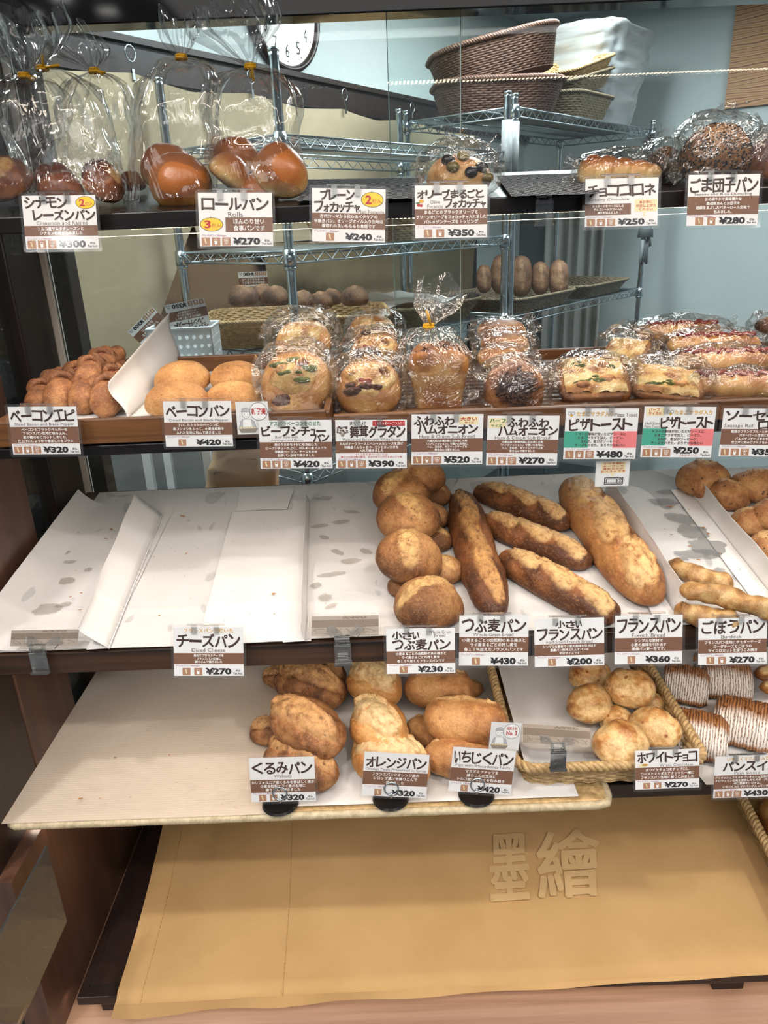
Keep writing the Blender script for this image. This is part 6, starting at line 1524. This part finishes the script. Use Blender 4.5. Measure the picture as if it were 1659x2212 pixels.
for k, c in enumerate(clips):
    r = empty('curtain_clip', LW(c, zb-.045, .068)); z0 = zb-.045
    tag(r, ['curtain ring clip between the first two tall bags', 'curtain ring clip half hidden behind the tallest bag', 'curtain ring clip right of the tallest bag', 'curtain ring clip at the right end of the beige curtain'][k], 'clip', 'ring clips on the curtain')
    ring = B(); ring.tube([LW(c, z0+.040, .068)+WLD*(.016*math.cos(2*PI*i/28))+Vector((0, 0, .019*math.sin(2*PI*i/28))) for i in range(28)], .0017, 6, closed=True); ring.build('ring', M['chrome'], r)
    jaw = B().box((-.004, -.003, -.022), (.004, .003, .004), Matrix.Translation(LW(c, z0, .068)) @ Matrix.Rotation(math.radians(57), 4, 'Z')).cyl(LW(c, z0+.004, .068), LW(c, z0+.021, .068), .0014, 6); jaw.build('jaw', M['chrome'], r, smooth=False)
# clock
cc = on_lw(614, 20, .02); Rk = .180
m = Matrix((WLD, Vector((0, 0, 1)), NL)).transposed().to_4x4(); m.translation = cc
clk = empty('wall_clock', cc); clk.matrix_world = m; tag(clk, 'round wall clock with white face and dark brown rim', 'clock')
p = Print(2*Rk, 2*Rk); p.oval(.5, .5, .46, .46, 'P', 0, 64)
for h in range(1, 13):
    a = math.radians(90-30*h); x, y = .5+.33*math.cos(a), .5-.33*math.sin(a); w = .027*len(str(h)); p.text(str(h), x-w, y-.055, x+w, y+.055, 'K', 0)
for q in range(60):
    a = 2*PI*q/60; r1 = .415; p.oval(.5+r1*math.cos(a), .5+r1*math.sin(a), .0045 if q % 5 else .008, .0045 if q % 5 else .008, 'K', .0002, 8)
mk('face', [(x-Rk, y+Rk, z) for x, y, z in p.v], p.f, INKM, clk, local=True, mi=p.mi, smooth=False)
rb = B(); prof = [(.88, -.018), (.90, .006), (.94, .014), (1.0, .010), (1.03, -.004), (1.03, -.018)]
rb.grid(lambda u, v: Vector((math.cos(2*PI*u), math.sin(2*PI*u), 0))*Rk*(prof[int(round(v*5))][0])+Vector((0, 0, prof[int(round(v*5))][1])), 64, 5, wrap=True); rb.build('rim', M['dark_wood'], clk, local=True)
for a, L, w in ((2.6, .55, .007), (1.0, .75, .005)):
    hb = B(); d = Vector((math.cos(a), math.sin(a), 0)); n = Vector((-d.y, d.x, 0)); hb.add([d*(-.1*Rk)+n*w+Vector((0, 0, .003)), d*(-.1*Rk)-n*w+Vector((0, 0, .003)), d*L*Rk-n*w*.3+Vector((0, 0, .003)), d*L*Rk+n*w*.3+Vector((0, 0, .003))]+[q+Vector((0, 0, .0015)) for q in [d*(-.1*Rk)+n*w+Vector((0, 0, .003)), d*(-.1*Rk)-n*w+Vector((0, 0, .003)), d*L*Rk-n*w*.3+Vector((0, 0, .003)), d*L*Rk+n*w*.3+Vector((0, 0, .003))]], [(0,3,2,1),(4,5,6,7),(0,1,5,4),(1,2,6,5),(2,3,7,6),(3,0,4,7)])
    hb.build('hand', M['black_plastic'], clk, local=True, smooth=False)
# wire racks
UU = Vector((.655, .756, 0)).normalized(); VV = Vector((-.756, .655, 0)).normalized()
def rack(label, O, lu, lv, zs, H):
    O = Vector((O[0], O[1], 0)); r = empty('wire_rack', O); tag(r, label, 'rack', 'chrome wire racks')
    P = lambda a, b, z: O+UU*a+VV*b+Vector((0, 0, z))
    for a, b in ((0, 0), (lu, 0), (lu, lv), (0, lv)):
        t = B(); n = int(H/.0125)
        t.tube([P(a, b, H*i/n) for i in range(n+1)], lambda q, n=n: .0125*(.93 if int(round(q*n)) % 4 == 0 else 1), 14); t.cyl(P(a, b, H-.004), P(a, b, H+.004), .0135, 14)
        t.build('post', M['chrome'], r)
    for z in zs:
        s = B(); e = .014
        cs = [(e, 0), (lu-e, 0), (lu, e), (lu, lv-e), (lu-e, lv), (e, lv), (0, lv-e), (0, e)]
        for (a, b), (c, d) in (((e, 0), (lu-e, 0)), ((lu, e), (lu, lv-e)), ((lu-e, lv), (e, lv)), ((0, lv-e), (0, e))):
            for dz_ in (0, -.028): s.cyl(P(a, b, z+dz_), P(c, d, z+dz_), .0030, 6)
            L = math.hypot(c-a, d-b); n = max(2, int(L/.027)); s.tube([P(a+(c-a)*i/n, b+(d-b)*i/n, z-.002-(.024 if i % 2 else 0)) for i in range(n+1)], .0019, 5)
        sh = s.build('shelf', M['wire'], r)
        w = B(); n = int(lu/.024)
        for i in range(1, n): w.cyl(P(lu*i/n, 0, z+.002), P(lu*i/n, lv, z+.002), .0016, 5, caps=False)
        for b in (.25, .5, .75): w.cyl(P(0, lv*b, z-.003), P(lu, lv*b, z-.003), .0034, 6)
        w.build('wire_deck', M['wire'], sh)
        c = B()
        for a, b in ((0, 0), (lu, 0), (lu, lv), (0, lv)): c.cyl(P(a, b, z-.034), P(a, b, z+.006), .0185, 14, .0165); c.cyl(P(a, b, z-.044), P(a, b, z-.034), .0165, 12)
        c.build('collar', M['chrome'], sh)
    return P
RB = on_z(590, 107, 1.83); RD = on_z(1112, 205, 1.83); RD2 = on_z(1097, 200, 1.83); RE = on_z(1412, 262, 1.83)
l2 = (RD2-RB).length; l1 = (RE-RD).length
UU = (RD2-RB).normalized(); VV = Vector((-UU.y, UU.x, 0))
PA = rack('near chrome wire rack, holding the basket of brown buns', (RB.x, RB.y), l2, .46, [1.655, 1.39, 1.125, .80], 1.83)
UU = (RE-RD).normalized(); VV = Vector((-UU.y, UU.x, 0))
PB = rack('far chrome wire rack with stacked baskets on its top shelf', (RD.x, RD.y), l1, .46, [1.795, 1.105, .70], 1.83)
yawA = math.atan2((RD2-RB).y, (RD2-RB).x); yawB = math.atan2(UU.y, UU.x)
def kb_(label, c, L, Wd, h, mat, yaw, flare=.02, rx=0, ry=0, group='woven baskets on the wire racks', rows=6, rim=.006, rad=.08):
    r = basket('woven_basket', label, c.x-L/2, c.x+L/2, c.y-Wd/2, c.y+Wd/2, c.z, h, flare, mat, group=group, rows=rows, rimR=rim, rad=rad); r.rotation_euler = (rx, ry, yaw); return r
TZ = 1.80
def pb(px, py, z): return on_z(px, py, z)
c1 = PB(.21, .20, TZ); kb_('dark brown woven basket, lower of the two stacked on the far rack', c1, .40, .30, .10, M['wicker_brown'], .05, .03, rows=9, rad=.13, rim=.009)
c2 = c1+Vector((0, 0, .112)); kb_('dark brown woven basket tilted on top of another on the far rack', c2, .40, .30, .12, M['wicker_brown'], .05, .025, rx=0, ry=-.20, rows=11, rad=.13, rim=.009)
c3 = PB(.66, .16, TZ); kb_('grey brown woven basket, lowest of the three on the far rack', c3, .34, .24, .09, M['wicker_grey'], yawB, .03, rows=7)
kb_('tan woven basket tilted in the middle of the three on the far rack', c3+Vector((0, 0, .105)), .34, .24, .06, M['wicker_grey'], yawB, .03, ry=-.22, rows=5)
kb_('tan woven basket tilted topmost of the three on the far rack', c3+Vector((0, 0, .145)), .34, .24, .06, M['wicker_tan'], yawB, .03, ry=-.26, rows=5)
hk = B(); cH = on_y(1196, 110, 2.95)
# film wrapped stack at the end of the far rack
wc = PB(l1-.17, .25, TZ+.002)
r = empty('wrapped_stack', wc); tag(r, 'stack of pale trays wrapped in clear plastic at the end of the far rack', 'wrapped stack')
s = B()
for k in range(6): s.box((-.17-.012*k, -.13-.008*k, .02+.055*k), (.17+.012*k, .13+.008*k, .062+.055*k), Matrix.Translation(wc) @ Matrix.Rotation(yawB, 4, 'Z'))
M['tray_pale'] = plain('tray_pale', LIN(188, 196, 198), .5)
for k in range(6):
    B().box((-.15-.012*k, -.12-.008*k, .02+.055*k), (.15+.012*k, .12+.008*k, .062+.055*k), Matrix.Translation(wc) @ Matrix.Rotation(yawB, 4, 'Z')).build('tray', M['tray_pale'], r, smooth=False)
def ws(u, v):
    th = 2*PI*u; e = 2/5; z = -.0+.40*v; k = (.72+.42*v)*(1 if v < .93 else math.cos((v-.93)/.07*PI/2)**.4+.02)
    p = Vector((math.copysign(abs(math.cos(th))**e, math.cos(th))*.235*k, math.copysign(abs(math.sin(th))**e, math.sin(th))*.185*k, z))
    n = Vector((p.x, p.y, 0)).normalized(); p += n*(.018*ridge(p, 9, 2)+.014*ridge(p, 22, 5)); p.z += .012*nz(p, 8, 4)
    return wc+Matrix.Rotation(yawB, 3, 'Z') @ p
B().grid(ws, 70, 40, wrap=True).build('plastic_wrap', M['white_wrap'], r)
# basket of brown buns on the near rack (lower shelf)
cA = on_z(640, 716, 1.108); bc = on_y(642, 690, 2.26); bc.z = 1.136
bk = kb_('tan woven basket full of brown buns on the near rack', bc, .46, .28, .075, M['wicker_tan'], .06, .035, rows=8, rad=.05)
for lab, px, py, w, y in [('brown kitchen bun at the left end of the basket, largest', 525, 640, 68, bc.y-.05), ('brown kitchen bun behind the largest one', 566, 632, 50, bc.y+.07), ('brown kitchen bun just left of the rack post', 594, 640, 62, bc.y), ('brown kitchen bun right of the rack post', 652, 648, 56, bc.y), ('flat brown kitchen bun in the middle of the basket', 692, 650, 56, bc.y+.03), ('brown kitchen bun at the back of the basket', 716, 642, 50, bc.y+.10), ('speckled brown kitchen bun at the right end of the basket', 766, 640, 62, bc.y+.06)]:
    put('kitchen_bun', KIT[px % 2], lab, 'bread', 'brown buns in the kitchen basket', px, py, None, w, px % 90, 0, 0, y=y)
# second basket with a paper liner, further along the near rack
bc2 = PA(l2-.28, .22, 1.13); kb_('tan woven basket lined with pale paper, further along the near rack', bc2, .40, .34, .06, M['wicker_grey'], yawA, .03, rows=7)
def liner(u, v):
    a = (u-.5)*.44; b = (v-.5)*.38; z = .055+.022*nz((a, b, 0), 9, 3)+.05*max(0, abs(2*v-1)-.6)
    return bc2+Matrix.Rotation(yawA, 3, 'Z') @ Vector((a, b, z))
o = B().grid(liner, 24, 20).build('paper_liner', M['paper']); tag(o, 'pale paper sheet lining the empty basket on the near rack', 'paper', 'greaseproof papers on the shelves')
bc3 = PA(l2-.34, .23, 1.396); kb_('tan woven basket on the middle shelf of the near rack', bc3, .44, .34, .085, M['wicker_tan'], yawA, .025, rows=8)
# far rack lower shelf: baskets with standing loaves
b4 = PB(.30, .20, 1.112); kb_('low tan woven basket with standing loaves on the far rack', b4, .46, .36, .05, M['wicker_grey'], yawB, .03, rows=6)
b5 = PB(.86, .20, 1.112); kb_('low tan woven basket at the far end of the far rack, empty', b5, .44, .36, .05, M['wicker_grey'], yawB, .03, rows=6)
for lab, px, py, w, y in [('dark kitchen loaf at the left behind the rack posts', 1046, 594, 34, b4.y-.02), ('dark tall kitchen loaf behind the posts', 1084, 584, 48, b4.y+.02), ('tall dark kitchen loaf right of the posts', 1126, 588, 50, b4.y), ('paler scored kitchen loaf in the middle of the basket', 1168, 592, 40, b4.y), ('scored kitchen loaf at the right of the basket', 1208, 592, 44, b4.y)]:
    put('kitchen_loaf', KITL, lab, 'bread', 'standing loaves in the far rack basket', px, py+8, None, w, 80+px % 20, 0, -74, y=y, wdim=1)
for sgn, Pq in ((0, RD2), (1, RD)):
    w0 = B().cyl((Pq.x, Pq.y, 1.56), (Pq.x, Pq.y, 1.75), .0185, 16).build('post_wrap', M['white_wrap']); tag(w0, ['clear plastic sleeve on the near rack post', 'clear plastic sleeve on the far rack post'][sgn], 'plastic sleeve', 'plastic sleeves on the rack posts')
# perforated white baskets with returned cards on a small table
ty = 1.88; tp = on_y(390, 779, ty); tz = tp.z; tl, tr_ = on_y(296, 779, ty).x, on_y(452, 779, ty).x
tt = bevel(B().box((tl, ty-.10, tz-.026), (tr_, ty+.10, tz-.001)).build('side_table', M['white_plastic'], smooth=False), .002); tag(tt, 'small white side table left of the near rack', 'table')
for x in (tl+.015, tr_-.015):
    for y in (ty-.085, ty+.085): B().box((x-.010, y-.010, 0), (x+.010, y+.010, tz-.027)).build('leg', M['white_plastic'], tt, smooth=False)
def crate(label, c, L, Wd, h, yaw):
    r = empty('plastic_crate', c); tag(r, label, 'crate', 'white perforated crates'); Rm = Matrix.Translation(c) @ Matrix.Rotation(yaw, 4, 'Z')
    holes = []
    def wall(p, q):
        p, q = Vector(p), Vector(q); d = q-p; n = max(3, int(d.length/.016)); rows = max(2, int(h*.75/.016)); g = B()
        # plates with round holes: ring of quads around every hole
        for i in range(n):
            for j in range(rows):
                x0, x1 = i/n, (i+1)/n; z0, z1 = h*.12+(h*.76)*j/rows, h*.12+(h*.76)*(j+1)/rows; c0 = p+d*(x0+x1)/2+Vector((0, 0, (z0+z1)/2)); hr = .0048
                sq = [p+d*x0+Vector((0, 0, z0)), p+d*(x0+x1)/2+Vector((0, 0, z0)), p+d*x1+Vector((0, 0, z0)), p+d*x1+Vector((0, 0, (z0+z1)/2)), p+d*x1+Vector((0, 0, z1)), p+d*(x0+x1)/2+Vector((0, 0, z1)), p+d*x0+Vector((0, 0, z1)), p+d*x0+Vector((0, 0, (z0+z1)/2))]
                dn = d.normalized(); ci = [c0+dn*(hr*math.cos(a))+Vector((0, 0, hr*math.sin(a))) for a in [math.radians(225+45*k) for k in range(8)]]
                g.add([Rm @ w for w in sq+ci], [(k, (k+1) % 8, 8+(k+1) % 8, 8+k) for k in range(8)])
        for z0, z1 in ((0, h*.12), (h*.88, h)): g.add([Rm @ w for w in (p+Vector((0, 0, z0)), q+Vector((0, 0, z0)), q+Vector((0, 0, z1)), p+Vector((0, 0, z1)))], [(0, 1, 2, 3)])
        o = g.build('perforated_side', M['white_plastic'], r, smooth=False); mm = o.modifiers.new('thick', 'SOLIDIFY'); mm.thickness = .002
    a, b = L/2, Wd/2
    wall((-a, -b, 0), (a, -b, 0)); wall((a, -b, 0), (a, b, 0)); wall((a, b, 0), (-a, b, 0)); wall((-a, b, 0), (-a, -b, 0))
    B().add([Rm @ Vector(w) for w in ((-a, -b, .001), (a, -b, .001), (a, b, .001), (-a, b, .001))], [(0, 1, 2, 3)]).build('base', M['white_plastic'], r, smooth=False)
    rim = B().tube([Rm @ Vector(w) for w in ((-a, -b, h), (a, -b, h), (a, b, h), (-a, b, h))], .004, 6, closed=True); rim.build('rim', M['white_plastic'], r)
ca = on_y(392, 776, ty-.06); crate('white perforated crate with returned price cards, left of the near rack', Vector((ca.x, ty, tz)), .155, .12, .085, .04)
cb = PA(.09, .33, .803); crate('white perforated crate under the basket of brown buns', cb+Vector((0, 0, .02)), .22, .15, .10, yawA-.6)
def loose_card(label, c, w, h, rot, spec):
    p = Print(w, h); p.rect(0, 0, 1, 1, 'W', 0); p.rect(0, 0, 1, 1, 'W', -.0006); p.f[-1] = p.f[-1][::-1]
    for i, t in enumerate(spec['title']): p.brush(*t, sd=i)
    body(p, spec); board_bottom(p, spec)
    root = mk('price_card', [(x-w/2, y+h/2, z) for x, y, z in p.v], p.f, INKM, mi=p.mi, smooth=False, local=True); root.location = c; root.rotation_euler = rot; tag(root, label, 'price card', 'returned price cards in the kitchen')
kc = on_y(407, 686, ty-.03)
loose_card('upside down price card at 350 yen sticking out of the white crate', kc, .096, .078, (math.radians(82), math.radians(172), math.radians(8)), dict(title=[('オレンジの', .05, .05, .8, .22), ('フレンチトースト', .12, .24, .9, .42)], band=(.46, .75), lines=['特製のたまご液に漬けて', 'じっくり焼きました', 'オレンジ風味です'], price='350'))
loose_card('upside down price card leaning behind the curtain edge, half hidden', on_y(326, 712, ty+.02), .09, .07, (math.radians(80), math.radians(140), math.radians(4)), dict(title=[('りんごパン', .05, .08, .95, .38)], band=(.45, .75), lines=['りんごの甘煮を', '包みました'], price='300'))
loose_card('upside down price card at 430 yen behind the brown buns', on_y(548, 612, bc.y+.16), .09, .07, (math.radians(84), math.radians(180), math.radians(4)), dict(title=[('つぶ麦パン', .05, .08, .95, .38)], band=(.45, .75), lines=['全粒粉のあら挽きと', 'ライ麦を加えました'], price='430'))
# bench with a paper bag and crumpled paper, seen between the second and third shelf
bn = bevel(B().box((-.40, 1.50, .79), (1.5, 1.80, .82)).build('back_bench', M['pale_deck'], smooth=False), .002); tag(bn, 'low wooden bench behind the glass, seen under the second shelf', 'bench')
for x in (-.36, .5, 1.44): B().box((x-.02, 1.54, 0), (x+.02, 1.76, .789)).build('leg', M['dark_wood'], bn, smooth=False)
pc = on_y(512, 1030, 1.70); pz = .82
def pbag(u, v):
    th = 2*PI*u; e = 2/5; k = 1-.10*v; z = .15*v
    x = math.copysign(abs(math.cos(th))**e, math.cos(th))*.085*k; y = math.copysign(abs(math.sin(th))**e, math.sin(th))*.05*k
    p = Vector((x, y, z)); n = Vector((x, y, 0)).normalized(); p += n*(.008*ridge(p, 14, 3)-.004+.004*nz(p, 30, 2))
    return Vector((pc.x, pc.y, pz+.004))+Matrix.Rotation(.25, 3, 'Y') @ p
o = B().grid(pbag, 60, 24, wrap=True); o = o.build('paper_bag', M['kraft']); tag(o, 'crumpled brown paper bag on the bench behind the glass', 'paper bag')
def scribble(): 
    b = B(); q = on_y(471, 1022, pc.y-.06)
    b.tube([q+Vector((x, 0, z)) for x, z in ((-.010, -.006), (-.006, .004), (-.004, -.004), (0, .002), (.003, .006), (.005, 0), (.008, .004))], .0008, 5); b.build('pen_mark', M['black_plastic'], o)
scribble()
def crp(u, v):
    c = on_y(1108, 1036, 1.62); x = (u-.5)*.20; y = (v-.5)*.13; return Vector((c.x+x, c.y+y, .823+.03*abs(nz((x, y, 0), 16, 5))+.018*ridge((x, y, 0), 12, 7)*.5+.012))
o = B().grid(crp, 26, 18).build('paper_liner', M['paper']); tag(o, 'crumpled pale paper lying on the bench behind the glass', 'paper', 'greaseproof papers on the shelves')
# wall things on the right
struct(bar('trim_14', rs_(1132), rs_(1192), .05, 1.66, .001, .03, M['floor'], RW))
def wc_fn(u, v):
    s = rs_(1192)+(rs_(1328)-rs_(1192))*u; return RW(s, 1.70-1.1*v, .045+.022*math.sin(u*34)+.01*math.sin(u*13+v))
o = B().grid(wc_fn, 90, 12).build('curtain', M['white_curtain']); tag(o, 'off white pleated curtain on the right wall behind the far rack', 'curtain')
q0, q1 = on_rw(1592, 14), on_rw(1585, 234); s0 = (q0-WR0).dot(WRD)
o = bar('plywood_board', s0, s0+.9, q1.z, q0.z+.25, .002, .022, M['plywood'], RW); tag(o, 'wood grain board hanging high on the right wall', 'board')
nl = B().cyl(RW(s0+.10, q1.z+.01, .022), RW(s0+.10, q1.z+.02, .040), .002, 8); nl.build('peg', M['white_plastic'], o)
gl = empty('rubber_glove', PB(l1-.06, -.02, 1.40)); tag(gl, 'grey rubber glove hanging from the end post of the far rack', 'glove'); g = B(); gc = PB(l1-.06, -.03, 1.33)
for i in range(4): g.tube([gc+UU*(.018*(i-1.5)), gc+UU*(.020*(i-1.5))+Vector((0, 0, -.06)), gc+UU*(.026*(i-1.5))+Vector((0, 0, -.10-.01*(i % 2)))], lambda t: .010*(1-.35*t), 8)
g.tube([gc+UU*.036+Vector((0, 0, .02)), gc+UU*.062+Vector((0, 0, -.03))], .010, 8); g.tube([gc+Vector((0, 0, .10)), gc+Vector((0, 0, .01))], lambda t: .026+.010*t, 10)
g.build('rubber', plain('grey_rubber', LIN(120, 128, 130), .5), gl)
# ---- clear guard in front of the left post, shop ceiling lamps
gd = B().box((-.5025, .50, .502), (-.4995, .807, .648)).build('acrylic_guard', M['guard'], smooth=False); tag(gd, 'smoky clear side guard at the lower left of the case, under the tray', 'guard')
for k, (x, y) in enumerate(DOWN):
    r = B().cyl((x, y, SHOP_Z-.022), (x, y, SHOP_Z-.002), .062, 24).build('downlight', M['white_plastic'], smooth=False); B().cyl((x, y, SHOP_Z-.024), (x, y, SHOP_Z-.0225), .052, 24).build('lamp_face', M['lampface'], r, smooth=False)
    tag(r, 'round recessed ceiling downlight of the shop, mirrored in the dark fascia', 'downlight', 'shop ceiling downlights')
